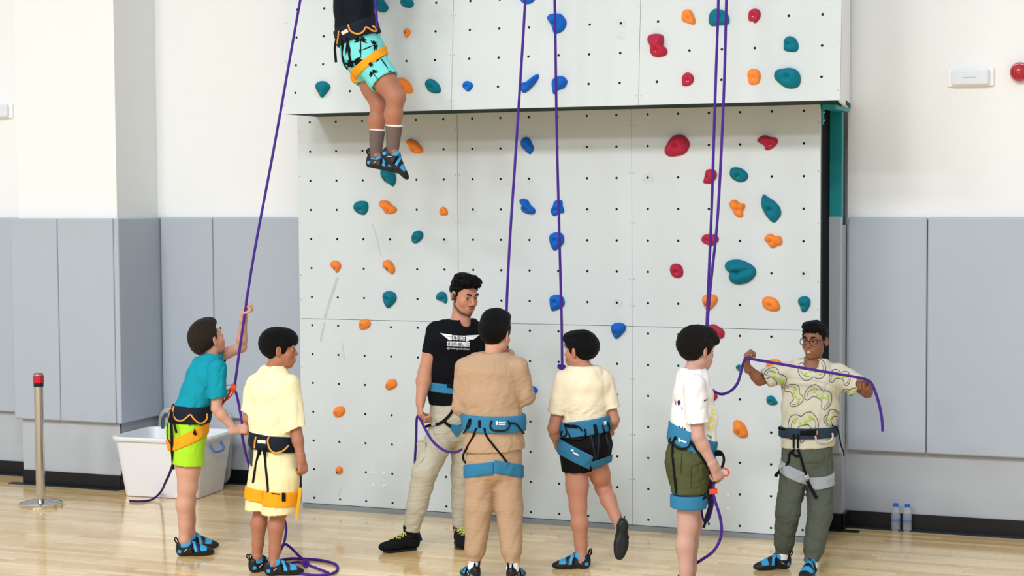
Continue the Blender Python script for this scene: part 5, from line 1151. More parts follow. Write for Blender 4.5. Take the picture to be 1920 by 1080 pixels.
def cream_boy():
    Z = depth_of(floor_at(1078, 1066)); J = lambda x, y, dz=0.0: at_depth(x, y, Z+dz)
    root = person('boy in cream T-shirt and black shorts seen from behind with one foot lifted', Z, (1082, 1064))
    C = J(1087, 658, .02); R = frame(-126, 0, 0); sk = '#ba836c'
    T = S_(J, [(1099, 848, .02, .118, .095, 186), (1098, 838, .02, .140, .11, 186), (1096, 797, .02, .128, .10, 186), (1095, 758, .02, .128, .10, 186), (1096, 722, .02, .145, .10, 186), (1095, 702, .02, .105, .078, 186), (1091, 690, .02, .062, .056, 188)])
    shL, elL, wrL, tipL = J(1059, 713, .0), J(1038, 803, -.03), J(1049, 842, .10), J(1057, 858, .16)
    shR, elR, wrR, tipR = J(1132, 713, .03), J(1151, 787, .02), J(1140, 815, .17), J(1128, 826, .22)
    hL, kL, aL = J(1080, 868, .02), J(1084, 950, .0), J(1091, 1048, .0); hR, kR, aR = J(1117, 862, .03), J(1131, 914, .12), J(1163, 988, -.06)
    m = Model(); body_torso(m, T, .018, C-R[2]*.06-R[1]*.015, (.05, .043))
    leg_model(m, hL, kL, aL, (.072, .052, .049, .032), facing(10), facing(-95), .85); leg_model(m, hR, kR, aR, (.066, .049, .045, .029), nrm(vec(-.3, .5, -.6)), vec(0, -1, .15), .85)
    arm_model(m, shL, elL, wrL, (.046, .040, .037, .035, .024)); arm_model(m, shR, elR, wrR, (.046, .038, .035, .033, .023))
    head_model(m, C, R, .95); hand_model(m, wrL, tipL, vec(.9, 0, .2), 1, .82, (35, 45, 30)); hand_model(m, wrR, tipR, vec(-.3, -.8, .2), -1, .82)
    sdf_obj('body', m, .0032, skin('cream_boy', sk), root, skin_colour(sk, C, R, .95)); eyes(root, C, R, .95)
    hair(root, C, R, .95, hair_mat('black', '#0b0b0e'), [(-.14, -.078), (-.06, -.074), (-.034, -.04), (-.014, -.014), (.012, -.014), (.022, -.03), (.034, -.005), (.05, .02), (.12, .018)], size=(.085, .107, .098), extra=[((0, .03, .075), (.070, .085, .05)), ((0, -.075, .03), (.075, .05, .07))], amp=0.0022, freq=228)
    sh = chain(T[1:], .006); sh = hollow_hem(sh, J(1096, 820, 0), vec(.14, -1, 0)); sh.add(sleeve(shL, elL, .70, .062, .058, dirv=vec(-.25, -1, 0)), .02); sh.add(sleeve(shR, elR, .72, .060, .055, dirv=vec(.25, -1, 0)), .02); sh.add(cap(T[-2][0], T[-1][0], .062, .054), .02)
    sh.sub(cap(T[-1][0]+UP*.004, T[-1][0]+UP*.1, .046, .072), .005); sh.isect(lambda P: (P-(T[-1][0]+vec(0, .014, 0)).astype(f32)) @ vec(0, 1, 0).astype(f32))
    kb = J(1096, 770, 0)[2]
    sh.disp(lambda P: folds(P, 0.0028, 45, 3, (1, 1, .6))+folds(P, 0.0036, 69, 5, (.5, .5, 2.2))*np.clip(1-np.abs(P[:, 2]-kb)/.09, 0, 1)+folds(P, 0.0009, 103, 3)); sdf_obj('t_shirt', sh, .0042, mat('cream_cotton', '#ece2c6', .85, bump=.15, bscale=260, var=.02, vscale=8), root)
    so = chain(T[:3], .012); so.cut(J(1096, 806, 0), vec(-.12, 1, 0)); so.add(sleeve(hL+UP*.04, kL, .30, .093, .084, dirv=vec(0, -1, 0)), .02); so.add(sleeve(hR+UP*.03, kR, .22, .090, .080, dirv=vec(.2, -1, .0)), .02); so.add(ell(J(1114, 836, -.05), (.085, .07, .07)), .03)
    so.disp(lambda P: folds(P, 0.0028, 54, 8, (1, 1, .6))); sdf_obj('shorts', so, .0042, mat('black_polyester', '#0c0d10', .7, bump=.1, bscale=200), root)
    allm = Model(); allm.add(group(sh), 0); allm.add(group(so), 0)
    ch = chain(T[1:4], .023, k=.02); be = band(ch, J(1096, 799, 0), vec(-.13, 1, 0), .044); o = sdf_obj('harness_belt', be, .0042, m_hblue, root); allm.add(group(be), 0)
    for pts in ([(1054, 808), (1051, 815), (1056, 820), (1062, 812), (1060, 800)], [(1066, 812), (1070, 822), (1080, 824), (1092, 822), (1098, 814), (1096, 804)], [(1130, 797), (1133, 808), (1139, 811), (1143, 803), (1139, 792)], [(1073, 797), (1084, 800), (1092, 808)]):
        cord('gear_loop', surf_path(allm, pts, Z, .009), .0046, m_cordb, o)
    ribbon('tab', surf_path(allm, [(1115, 796), (1117, 806), (1118, 814)], Z, .006), .010, m_strapb, o); ribbon('webbing', surf_path(be, [(1058, 797), (1068, 799), (1082, 801)], Z, .004), .009, m_strapb, o)
    decal('logo', be, [[(1132, 790), (1137, 789), (1137, 796), (1133, 797)]], Z, m_logo, o)
    for pts in ([(1108, 815), (1112, 835), (1116, 855), (1117, 866)], [(1122, 812), (1122, 835), (1120, 860)], [(1136, 811), (1139, 830), (1141, 850), (1141, 860)]): ribbon('strap', surf_path(allm, pts, Z, .006), .0055, mat('charcoal_strap', '#23262c', .6), o, .0025)
    for h, k, c, nn, hh in ((hL, kL, J(1080, 852, 0), vec(.50, 1, .05), .042), (hR, kR, J(1124, 868, .02), vec(-.30, 1, .1), .026)):
        q = wrap(so, c, nn, hh, side=(J(1107, 870, 0), vec(-1 if h is hL else 1, .25, 0))); l = sdf_obj('leg_loop', q, .0042, m_hblue, root)
        if h is hL:
            decal('logo', q, [[(1071, 842), (1076, 844), (1074, 847), (1070, 845)], [(1075, 847), (1085, 852), (1084, 855), (1074, 850)]], Z, m_logo, l)
    shoe(root, aL, facing(-94), s=.96, label='shoe planted flat on the floor'); shoe(root, aR+vec(0.01, .0, 0), vec(-.06, -1, -.12), up=vec(0, -.15, 1), s=1.02, ground=False, label='lifted shoe showing its black sole')
    return root
PEOPLE.update({'instructor': instructor, 'tan': tan_boy, 'cream': cream_boy})
def white_boy():
    Z = depth_of(floor_at(1288, 1127)); J = lambda x, y, dz=0.0: at_depth(x, y, Z+dz)
    root = person('boy in white printed T-shirt and olive shorts in profile, handling a belay device', Z, (1290, 1124))
    s = .88; C = J(1308, 656, .01); R = frame(122, -4, 0); sk = '#c2998c'
    T = S_(J, [(1294, 893, .02, .118, .105, 96), (1293, 866, .02, .130, .112, 98), (1298, 824, .02, .122, .112, 100), (1302, 785, .02, .122, .112, 102), (1299, 738, .02, .132, .088, 104), (1299, 708, .02, .096, .066, 106), (1299, 695, .02, .062, .056, 106)])
    shR, elR, wrR, tipR = J(1302, 722, -.12), J(1309, 818, -.15), J(1339, 876, -.13), J(1352, 903, -.10)
    shL, elL, wrL, tipL = J(1299, 724, .14), J(1318, 815, .17), J(1342, 880, .06), J(1350, 900, .02)
    hR, kR, aR = J(1293, 890, -.05), J(1289, 985, -.05), J(1285, 1101, -.05); hL, kL, aL = J(1296, 890, .08), J(1297, 985, .10), J(1292, 1095, .10)
    m = Model(); body_torso(m, T, .018, C-R[2]*.06-R[1]*.015, (.05, .043))
    leg_model(m, hR, kR, aR, (.068, .054, .048, .032), -facing(96), facing(96), s); leg_model(m, hL, kL, aL, (.068, .053, .047, .032), -facing(96), facing(96), s)
    arm_model(m, shR, elR, wrR, (.046, .040, .036, .035, .024)); arm_model(m, shL, elL, wrL, (.046, .038, .034, .033, .023))
    head_model(m, C, R, .97); hand_model(m, wrR, tipR, vec(-.3, -.3, .9), 1, .86, (60, 70, 45), 'wrap'); hand_model(m, wrL, tipL, vec(-.6, 0, -.6), -1, .86, (60, 70, 45), 'wrap')
    sdf_obj('body', m, .0032, skin('white_boy', sk), root, skin_colour(sk, C, R, .97)); eyes(root, C, R, .97)
    hair(root, C, R, .97, hair_mat('dark_brown', '#14100f'), [(-.14, -.085), (-.06, -.080), (-.034, -.045), (-.014, -.018), (.012, -.020), (.022, -.045), (.034, -.02), (.05, .02), (.08, .024), (.13, .018)], size=(.090, .112, .104), extra=[((0, .03, .085), (.072, .085, .050)), ((0, .085, .055), (.062, .045, .035))], amp=0.0029, freq=228)
    sh = chain(T[1:], .008); sh = hollow_hem(sh, J(1298, 832, 0), vec(-.38, -1, 0)); sh.add(sleeve(shR, elR, .74, .062, .060, dirv=vec(.1, -1, 0)), .025); sh.add(sleeve(shL, elL, .72, .060, .058), .02); sh.add(cap(T[-2][0], T[-1][0], .062, .054), .02)
    sh.sub(cap(T[-1][0]+UP*.004, T[-1][0]+UP*.1, .046, .072), .005); sh.isect(lambda P: (P-(T[-1][0]+vec(0, .014, 0)).astype(f32)) @ vec(0, 1, 0).astype(f32))
    sh.disp(lambda P: folds(P, 0.0048, 39, 4, (1, 1, .6))+folds(P, 0.0010, 103, 3)); st = sdf_obj('t_shirt', sh, .0042, mat('white_cotton', '#e9e9ea', .85, bump=.15, bscale=260), root)
    # colour bands and marks printed on the shirt
    for nm, c, polys in (('yellow_print', '#f0e684', [[(1326, 784), (1336, 780), (1341, 788), (1330, 794)], [(1328, 800), (1339, 796), (1343, 803), (1332, 809)], [(1334, 770), (1341, 767), (1343, 775), (1337, 778)]]),
                         ('green_print', '#3fae4a', [[(1323, 814), (1333, 817), (1343, 825), (1334, 823)], [(1324, 823), (1336, 828), (1343, 834), (1334, 833)]]),
                         ('dark_print', '#2b2b36', [[(1270, 752), (1274, 750), (1276, 758), (1271, 760)], [(1273, 800), (1275, 797), (1276, 804)], [(1278, 802), (1280, 799), (1281, 806)], [(1282, 803), (1285, 802), (1285, 808)], [(1320, 750), (1327, 747), (1326, 750), (1321, 753)]]),
                         ('pink_print', '#c76a9a', [[(1264, 748), (1267, 752), (1268, 760), (1265, 757)], [(1277, 762), (1280, 765), (1278, 770)]])):
        for q in polys: decal('printed_mark', sh, [q], Z, mat(nm, c, .8), st)
    mo = mat('olive_cotton_twill', '#4e5336', .85, bump=.15, bscale=260, var=.06)
    so = chain(T[:3], .012); so.cut(J(1298, 835, 0), vec(.38, 1, 0))
    for h, k in ((hR, kR), (hL, kL)): so.add(sleeve(h+UP*.05, k, .46, .100, .092, dirv=vec(0, -1, 0)), .02)
    so.disp(lambda P: folds(P, 0.0031, 54, 8, (1, 1, 1.2))+folds(P, 0.0020, 82, 2)); so_o = sdf_obj('shorts', so, .0042, mo, root)
    allm = Model(); allm.add(group(sh), 0); allm.add(group(so), 0)
    for pts in ([(1278, 850), (1277, 870), (1275, 890)], [(1296, 875), (1312, 869), (1326, 865)], [(1295, 845), (1296, 880), (1295, 915)]): ribbon('seam', surf_path(allm, pts, Z, .002), .0018, mat('olive_seam', '#3c4028', .9), so_o)
    ch = chain(T[1:5], .020, k=.02); be = band(ch, J(1300, 827, 0), vec(.42, 1, 0), .046); o = sdf_obj('harness_belt', be, .0042, m_hblue, root); allm.add(group(be), 0)
    for pts in ([(1266, 818), (1262, 830), (1270, 840), (1283, 841), (1292, 836), (1295, 826)],): cord('gear_loop', surf_path(allm, pts, Z-.05, .010), .005, m_cordb, o)
    cord('gear_loop', [J(1264, 815, -.05), J(1254, 826, -.04), J(1258, 830, -.05), J(1268, 821, -.09)], .005, m_cordb, o)
    decal('logo', be, [[(1272, 821), (1275, 822), (1275, 829), (1272, 828)], [(1275, 823.5), (1287, 828), (1287, 831), (1275, 827)]], Z, m_logo, o)
    ribbon('strap', surf_path(allm, [(1262, 832), (1261, 845), (1262, 865), (1265, 895), (1268, 925)], Z, .006), .007, m_strapb, o, .0025)
    ribbon('strap', surf_path(allm, [(1296, 830), (1306, 845), (1318, 862), (1328, 878)], Z-.05, .006), .006, m_strapb, o, .0025)
    tube_ = [J(1345, 846, -.05), J(1352, 848, -.07), J(1357, 858, -.08), J(1356, 870, -.09), J(1351, 880, -.09)]
    cord('belay_loop', tube_, .0075, m_strapb, o)
    b = MB(); b.obox(J(1347, 850, -.05), (HR, UP, HF), (.018, .014, .010)); bevel(b.build('buckle', m_strapb, o), .004)
    for h, k, a, sd in ((hR, kR, 0, -1), (hL, kL, 0, 1)):
        lp = Model(); lp.add(cap(lerp(h, k, .2), lerp(h, k, .8), .102, .094), 0); q = hollow_hem(lp, J(1294, 949, 0), vec(-.03, -1, 0)); q.cut(J(1294, 924, 0), vec(0, 1, 0)); l = sdf_obj('leg_loop', q, .0042, m_hblue, root)
        if sd < 0: ribbon('strap', surf_path(q, [(1318, 935), (1325, 931)], Z, .003), .007, m_strapb, l)
    shoe(root, aR, facing(96), s=.98); shoe(root, aL, facing(96), s=.98, mirror=True)
    return root
def controller(cx, cy, w, rot, flip=1):
    """outline of a game pad in pixels"""
    pts = [(-.54, .38), (-.62, .05), (-.45, -.32), (-.2, -.36), (0, -.26), (.2, -.36), (.45, -.32), (.62, .05), (.54, .40), (.36, .42), (.22, .16), (0, .12), (-.22, .16), (-.36, .42)]
    c, s = math.cos(rot), math.sin(rot); f = lambda x, y: (cx+w*(x*c-y*s), cy+w*(x*s+y*c)); return [f(x, y*flip) for x, y in pts], f
def glasses_boy():
    Z = depth_of(floor_at(1480, 1068)); J = lambda x, y, dz=0.0: at_depth(x, y, Z+dz)
    root = person('boy in glasses and game-controller print T-shirt stretching a rope between his hands', Z, (1490, 1066))
    s = .86; C = J(1527, 639, 0); R = frame(-33, -2, 0); sk = '#8e604a'
    T = S_(J, [(1513, 880, .02, .118, .10, -8), (1513, 852, .02, .140, .112, -8), (1515, 812, .02, .140, .105, -8), (1519, 765, .02, .150, .105, -8), (1521, 720, .02, .155, .10, -8), (1521, 692, .02, .115, .078, -8), (1521, 676, .02, .062, .056, -8)])
    shR, elR, wrR, tipR = J(1474, 698, .01), J(1424, 713, -.03), J(1401, 687, -.10), J(1397, 660, -.12)
    shL, elL, wrL, tipL = J(1570, 700, .02), J(1626, 736, -.01), J(1625, 722, -.15), J(1613, 709, -.22)
    hR, kR, aR = J(1491, 870, .01), J(1477, 960, -.03), J(1467, 1038, .02); hL, kL, aL = J(1536, 870, .01), J(1538, 962, -.05), J(1521, 1053, -.13)
    m = Model(); body_torso(m, T, .022, C-R[2]*.06-R[1]*.015, (.048, .041))
    leg_model(m, hR, kR, aR, (.066, .052, .046, .032), -facing(-10), facing(-80), s); leg_model(m, hL, kL, aL, (.066, .052, .046, .032), -facing(-10), facing(-20), s)
    arm_model(m, shR, elR, wrR, (.044, .037, .033, .032, .021)); arm_model(m, shL, elL, wrL, (.044, .037, .033, .033, .023))
    head_model(m, C, R, .89, mouth=.006); hand_model(m, wrR, tipR, vec(.9, 0, -.2), 1, .84, (55, 70, 45), 'wrap', ra=.025); hand_model(m, wrL, tipL, vec(.1, -1, .2), 1, .86, (55, 70, 45), 'wrap', ra=.027)
    sdf_obj('body', m, .0030, skin('glasses_boy', sk), root, skin_colour(sk, C, R, .89)); eyes(root, C, R, .89, (-.2, 1, 0))
    L = lambda x, y, z: C+(R[0]*x+R[1]*y+R[2]*z)*.89
    b = MB(); b.tube([L(-.015, .088, -.0605), L(-.008, .0955, -.0615), L(0, .0985, -.0620), L(.008, .0955, -.0615), L(.015, .088, -.0605)], .003*.89, 8, flat=(.0030, .002), up=R[1]); b.build('teeth', mat('teeth', '#d6cec4', .3), root)
    hair(root, C, R, .89, hair_mat('black', '#0b0b0e'), [(-.14, -.070), (-.06, -.060), (-.034, -.03), (-.014, .004), (.012, .008), (.03, .035), (.055, .058), (.10, .060)], size=(.080, .103, .094), extra=[((0, .03, .095), (.066, .070, .040))], amp=0.0051, freq=288)
    # spectacles
    mg = mat('dark_spectacle_frame', '#1b1c28', .3); ml = mat('spectacle_lens', '#dfe4f5', .03, trans=1.0, ior=1.05, alpha=.25); g = None
    b = MB(); rim = lambda sx: [L(sx*(.032+.025*math.copysign(abs(math.cos(t))**.6, math.cos(t))), .099-abs(.012*math.cos(t)) if sx*math.cos(t) > 0 else .099, .002+.019*math.copysign(abs(math.sin(t))**.7, math.sin(t))) for t in np.linspace(0, 2*PI, 20, endpoint=False)]
    b.tube(rim(1), .0019, 8, closed=True, sub=2); b.tube(rim(-1), .0019, 8, closed=True, sub=2); b.tube([L(-.009, .099, .008), L(0, .103, .010), L(.009, .099, .008)], .0019, 8)
    for sx in (-1, 1): b.tube([L(sx*.057, .088, .012), L(sx*.072, .060, .012), L(sx*.078, .01, .012), L(sx*.080, -.015, .004)], .0019, 8)
    g = b.build('spectacles', mg, root)
    for sx in (-1, 1): b = MB(); P = rim(sx); b.add(P, [tuple(range(len(P)))]); b.build('lens', ml, g, smooth=False)
    sh = chain(T[1:], .010); sh = hollow_hem(sh, J(1515, 838, 0), vec(.05, -1, 0)); sh.add(sleeve(shR, elR, .82, .062, .058, dirv=vec(-.9, -.45, 0)), .03); sh.add(sleeve(shL, elL, .72, .062, .070), .03); sh.add(cap(T[-2][0], T[-1][0], .066, .060), .02)
    sh.sub(cap(T[-1][0]+facing(-8)*.016-UP*.004, T[-1][0]+UP*.1, .050, .078), .005); sh.sub(sph(T[-1][0]+facing(-8)*.075-UP*.006, .045), .008); sh.isect(lambda P: (P-(T[-1][0]+vec(0, .012, 0)).astype(f32)) @ vec(0, 1, 0).astype(f32))
    sh.disp(lambda P: folds(P, 0.0043, 39, 9, (1, 1, .6))+folds(P, 0.0010, 103, 3)); st = sdf_obj('t_shirt', sh, .0042, mat('oatmeal_cotton', '#cbc8b6', .85, bump=.15, bscale=260), root)
    mk = mat('charcoal_print', '#33353a', .8); mgn = mat('lime_print', '#9ccc3c', .8)
    for cx, cy, w, rot, fl in ((1536, 742, 42, .5, 1), (1490, 740, 34, 1.2, 1), (1523, 696, 42, -.15, -1), (1505, 792, 46, -.2, 1), (1575, 706, 32, .2, 1), (1455, 708, 36, .75, 1), (1594, 738, 26, -.15, 1), (1496, 818, 22, .3, 1), (1558, 782, 26, -.9, 1)):
        O, f = controller(cx, cy, w, rot, fl); b = MB(); line_print(b, sh, O, Z, .0015); line_print(b, sh, [f(-.46, .30*fl), f(-.50, .06*fl), f(-.36, -.16*fl), f(-.16, -.20*fl)], Z, .0009, False); line_print(b, sh, [f(.44, .34*fl), f(.52, .10*fl), f(.44, -.10*fl)], Z, .0009, False); b.build('controller_print', mk, st)
        b = MB()
        for x, y, r in ((-.3, -.1, .085), (.12, .0, .075), (-.1, .02, .06), (.32, -.18, .05), (.40, -.08, .05), (.28, -.05, .05)):
            c, ok = hit(sh, *f(x, y*fl), Z); c = c-nrm(c-CAM)*.003
            if not ok: continue
            b.lathe(c, nrm(CAM-c), [(w*r*Z/F, 0), (w*r*Z/F*.7, .0008)], 12)
        if b.v: b.build('button_print', mgn, st)
    mt = mat('grey_green_cotton', '#565c52', .85, bump=.15, bscale=260, var=.04)
    pa = chain(T[:3], .0); pa.cut(J(1515, 826, 0), vec(0, 1, 0))
    for h, k, a in ((hR, kR, aR), (hL, kL, aL)):
        pa.add(cap(h, k, .080, .069), .02); pa.add(cap(k, lerp(k, a, .72), .069, .060), .02); pa.add(sleeve(lerp(k, a, .66), a, .92, .050, .043, dirv=vec(0, -1, 0)), .012)
    pa.disp(lambda P: folds(P, 0.0043, 45, 6, (1, 1, .9))+folds(P, 0.0020, 78, 4, (1, 1, 1.6))); pt = sdf_obj('joggers', pa, .0042, mt, root)
    allm = Model(); allm.add(group(sh), 0); allm.add(group(pa), 0)
    ch = chain(T[1:4], .024, k=.02); be = band(ch, J(1515, 809, 0), vec(-.02, 1, 0), .030); o = sdf_obj('harness_belt', be, .0042, mat('blue_grey_harness_fabric', '#2c3b48', .7, bump=.1, bscale=300), root); allm.add(group(be), 0)
    b = MB(); q = surf_path(allm, [(1524, 811)], Z, .008)[0]; b.obox(q, (HR, UP, HF), (.030, .016, .006)); bevel(b.build('buckle', m_strapb, o), .004); ribbon('buckle_pad', surf_path(allm, [(1516, 812, 0), (1510, 812), (1500, 812)], Z, .008), .013, m_strapb, o)
    ribbon('buckle_tip', [q+HR*.024-HF*.008+UP*t for t in (-.012, 0, .012)], .004, mat('copper_tip', '#b98a68', .6), o)
    ribbon('strap_tail', [J(1472, 806, -.12), J(1464, 804, -.13), J(1459, 802, -.13)], .007, m_strapb, o)
    cord('gear_loop', surf_path(allm, [(1529, 817), (1531, 825), (1540, 830), (1553, 828), (1561, 821), (1561, 812)], Z, .008), .0055, mat('pale_grey_loop', '#c3c9cc', .5), o)
    cord('cord_tail', [J(1560, 797, -.08), J(1570, 804, -.10), J(1574, 818, -.10), J(1577, 835, -.10), J(1582, 848, -.10), J(1582, 856, -.10)], .0042, m_cordb, o)
    for x in (1488, 1496): ribbon('belay_loop', surf_path(allm, [(x, 815), (x, 828), (x, 840)], Z, .012), .006, m_strapb, o, .004)
    for pts in ([(1490, 842), (1481, 850), (1479, 862), (1475, 872), (1467, 880), (1459, 888)], [(1496, 842), (1502, 860), (1507, 878), (1513, 895), (1515, 905)], [(1484, 848), (1493, 855), (1502, 852)]): ribbon('strap', surf_path(allm, pts, Z, .008), .0068, m_strapb, o, .0025)
    for c in ((1465, 876), (1513, 895)): b = MB(); q = surf_path(allm, [c], Z, .014)[0]; b.obox(q, (nrm(vec(1, .4, 0)), nrm(vec(-.4, 1, 0)), HF), (.014, .013, .004)); bevel(b.build('buckle', m_buckle, o), .003)
    ribbon('strap', [surf_path(allm, [(1514, 902)], Z, .012)[0], surf_path(allm, [(1522, 918)], Z, .014)[0], surf_path(allm, [(1531, 934)], Z, .014)[0]], .0095, m_strapb, o, .003)
    ribbon('strap', [surf_path(allm, [(1461, 884)], Z, .012)[0], J(1457, 889, -.11), J(1454, 893, -.11)], .011, m_strapb, o, .005)
    for h, c, nn, sx in ((hR, J(1492, 886, 0), vec(.42, 1, -.1), -1), (hL, J(1536, 898, 0), vec(-.10, 1, -.1), 1)):
        sdf_obj('leg_loop', wrap(pa, c, nn, .033, side=(J(1513, 890, 0), vec(sx, 0, 0))), .0042, m_grey, root)
    for a in (aR, aL): b = MB(); b.lathe(a-UP*.03, (0, 0, 1), [(.036, 0), (.0365, .03), (.034, .045)], 20); b.build('sock', mat('white_sock', '#eef0f2', .9), root)
    shoe(root, aR, facing(-82), s=.97); shoe(root, aL, facing(-22), s=.97, mirror=True, label='shoe with its toe towards the viewer')
    return root
def palm_tree(px, py, rot, sc):
    c, s = math.cos(rot), math.sin(rot); f = lambda x, y: (px+sc*(x*c-y*s), py+sc*(x*s+y*c)); polys = []
    polys.append([f(-.6, 0), f(.6, 0), f(.9, 12), f(.2, 22), f(-.7, 12)]); polys.append([f(-2.2, 22), f(2.6, 22), f(2.6, 23.2), f(-2.2, 23.2)])
    for a in (-1.7, -1.1, -.5, 0.05, .6, 1.2, 1.8): ex, ey = 7*math.sin(a), -6.0*math.cos(a)*.7+abs(a)*1.3; polys.append([f(-.3, .9), f(ex*.5-.2, ey*.6-2.1), f(ex*1.15, ey+.8), f(ex*.5+.3, ey*.6+1.3)])
    return polys
def climber():
    Z = depth_of(on_plane(700, 150, 1, -.95)); J = lambda x, y, dz=0.0: at_depth(x, y, Z+dz)
    base = J(700, 330, 0)
    root = empty('person', base, 'climber in turquoise palm-tree shorts hanging from the rope at the top edge', 'person')
    C = J(676, -122, 0); R = frame(110, -10, 0); sk = '#a8725a'; s = .9
    T = S_(J, [(690, 116, .02, .115, .108, 118), (682, 102, .02, .130, .125, 118), (668, 56, .02, .128, .110, 120), (663, 15, .02, .130, .105, 122), (661, -38, .02, .145, .105, 122), (666, -72, .02, .10, .08, 122), (669, -90, .02, .06, .056, 120)])
    shR, elR, wrR, tipR = J(684, -55, -.13), J(712, -105, -.10), J(708, -165, -.03), J(706, -195, -.02)
    shL, elL, wrL, tipL = J(655, -60, .15), J(695, -100, .12), J(706, -140, .03), J(706, -165, .02)
    hR, kR, aR = J(700, 122, -.05), J(742, 182, -.12), J(736, 284, -.06); hL, kL, aL = J(684, 130, .10), J(711, 196, .08), J(704, 292, .10)
    m = Model(); body_torso(m, T, .018, C-R[2]*.06-R[1]*.015, (.05, .043))
    leg_model(m, hR, kR, aR, (.080, .060, .054, .033), -facing(118), vec(.6, -.7), s); leg_model(m, hL, kL, aL, (.076, .057, .050, .033), -facing(118), vec(.9, -.3), s)
    arm_model(m, shR, elR, wrR, (.046, .040, .036, .035, .024)); arm_model(m, shL, elL, wrL, (.046, .038, .034, .033, .023))
    head_model(m, C, R, .96); hand_model(m, wrR, tipR, vec(.6, 0, .5), 1, .86, (62, 75, 50), 'wrap'); hand_model(m, wrL, tipL, vec(.6, 0, -.5), -1, .86, (62, 75, 50), 'wrap')
    sdf_obj('body', m, .0036, skin('climber', sk), root, skin_colour(sk, C, R, .96)); eyes(root, C, R, .96)
    hair(root, C, R, .96, hair_mat('black', '#0b0b0e'), [(-.14, -.075), (-.034, -.04), (-.014, -.01), (.012, -.01), (.034, .02), (.06, .05), (.12, .05)], size=(.083, .105, .096), amp=.004)
    sh = chain(T[1:], .010); sh = hollow_hem(sh, J(672, 72, 0), vec(.2, -1, 0)); sh.add(sleeve(shR, elR, .6, .060, .058), .02); sh.add(sleeve(shL, elL, .6, .060, .058), .02); sh.add(cap(T[-2][0], T[-1][0], .066, .060), .02)
    sh.sub(cap(T[-1][0], T[-1][0]+UP*.1, .052, .075), .005); sh.disp(lambda P: folds(P, 0.0031, 42, 5, (1, 1, .7))); sdf_obj('t_shirt', sh, .0045, mat('navy_sports_shirt', '#12161f', .7, bump=.1, bscale=260), root)
    so = chain(T[:3], .010); so.cut(J(668, 58, 0), vec(-.2, 1, 0)); so.add(sleeve(hR, kR, .52, .098, .096), .02); so.add(sleeve(hL, kL, .30, .095, .088), .02)
    so.disp(lambda P: folds(P, 0.0031, 48, 7)); so_o = sdf_obj('swim_shorts', so, .0042, mat('turquoise_polyester', '#74d8d8', .7, bump=.1, bscale=260), root)
    mk = mat('black_palm_print', '#0e1416', .7); Zs = Z
    for px, py, rot, sc in ((676, 74, .0, 1.7), (703, 84, 1.2, 1.4), (662, 118, 2.9, 2.3), (648, 120, 3.2, 2.2), (712, 106, -.6, 1.5), (699, 136, -.6, 1.3)):
        decal('palm_print', so, palm_tree(px, py, rot, sc), Zs, mk, so_o, .003, True)
    allm = Model(); allm.add(group(sh), 0); allm.add(group(so), 0)
    ch = chain(T[1:5], .024, k=.02); ch.add(ell(T[1][0]+UP*.06, (.16, .14, .10), np.array([leftof(118), facing(118), UP])), .03); be = band(ch, J(667, 60, 0), vec(-.34, 1, 0), .050); o = sdf_obj('harness_belt', be, .0042, m_navy, root); allm.add(group(be), 0)
    for pts in ([(653, 46), (656, 56), (664, 62), (674, 63), (682, 58), (686, 51), (693, 54), (700, 58), (706, 58)], [(635, 58), (634, 70), (632, 82)]): cord('gear_loop', surf_path(allm, pts, Z, .009), .0055, m_cordo, o)
    cord('gear_loop', [J(698, 49, -.11), J(704, 52, -.11), J(706, 58, -.09)], .0055, m_cordo, o)
    ribbon('label', surf_path(be, [(641, 63), (646, 60), (652, 57)], Z, .003), .011, mat('cream_label', '#efd9c8', .7), o)
    for pts in ([(642, 75), (642, 95), (644, 115), (652, 130)], [(650, 70), (653, 90), (656, 110), (660, 125)]): ribbon('strap', surf_path(allm, pts, Z, .006), .0075, m_strapb, o, .0025)
    ribbon('strap', [J(631, 72, -.0), J(628, 90, -.0), J(629, 105, -.0), J(630, 117, -.0)], .008, m_strapb, o, .003)
    w1 = wrap(so, J(688, 122, 0), vec(-.72, 1, 0), .027, side=(J(684, 134, .03), vec(0.0, 0, -1))); l = sdf_obj('leg_loop', w1, .0042, m_horange, root)
    sdf_obj('leg_loop', wrap(so, J(668, 148, .1), vec(-.30, 1, 0), .026, side=(J(684, 134, .03), vec(0, 0, 1))), .0045, m_horange, root)
    ribbon('buckle', surf_path(allm, [(693, 118), (697, 123)], Z, .014), .010, m_strapb, l); ribbon('strap', [J(708, 92, -.04), J(714, 100, -.05), J(719, 106, -.05)], .008, m_horange, l, .003)
    for k, a, top, nm in ((kR, aR, .52, 0), (kL, aL, .50, 0)):
        M_ = Model(); M_.add(cap(lerp(k, a, top), a, .052 if k is kR else .049, .037), 0); d = nrm(a-k); M_.cut(lerp(k, a, top), -d, .002); sk_ = sdf_obj('sock', M_, .004, mat('taupe_sock', '#6d605c', .9, bump=.2, bscale=300), root)
        M2 = Model(); M2.add(cap(lerp(k, a, top-.1), lerp(k, a, top+.1), .0535 if k is kR else .0505), 0); sdf_obj('sock_band', band(M2, lerp(k, a, top), d, .005), .0035, mat('white_sock', '#eef0f2', .9), sk_)
    shoe(root, aL+vec(.0, -.005), vec(.97, -.22, -.1), up=vec(.22, .97), s=.98, ground=False, mirror=True); shoe(root, aR+vec(.005, .0), vec(.72, -.69, -.05), up=vec(.69, .72), s=1.0, ground=False)
    return root
PEOPLE.update({'white': white_boy, 'glasses': glasses_boy, 'climber': climber})
for _n, _f in PEOPLE.items():
    if not ONLY or _n in ONLY: _f()
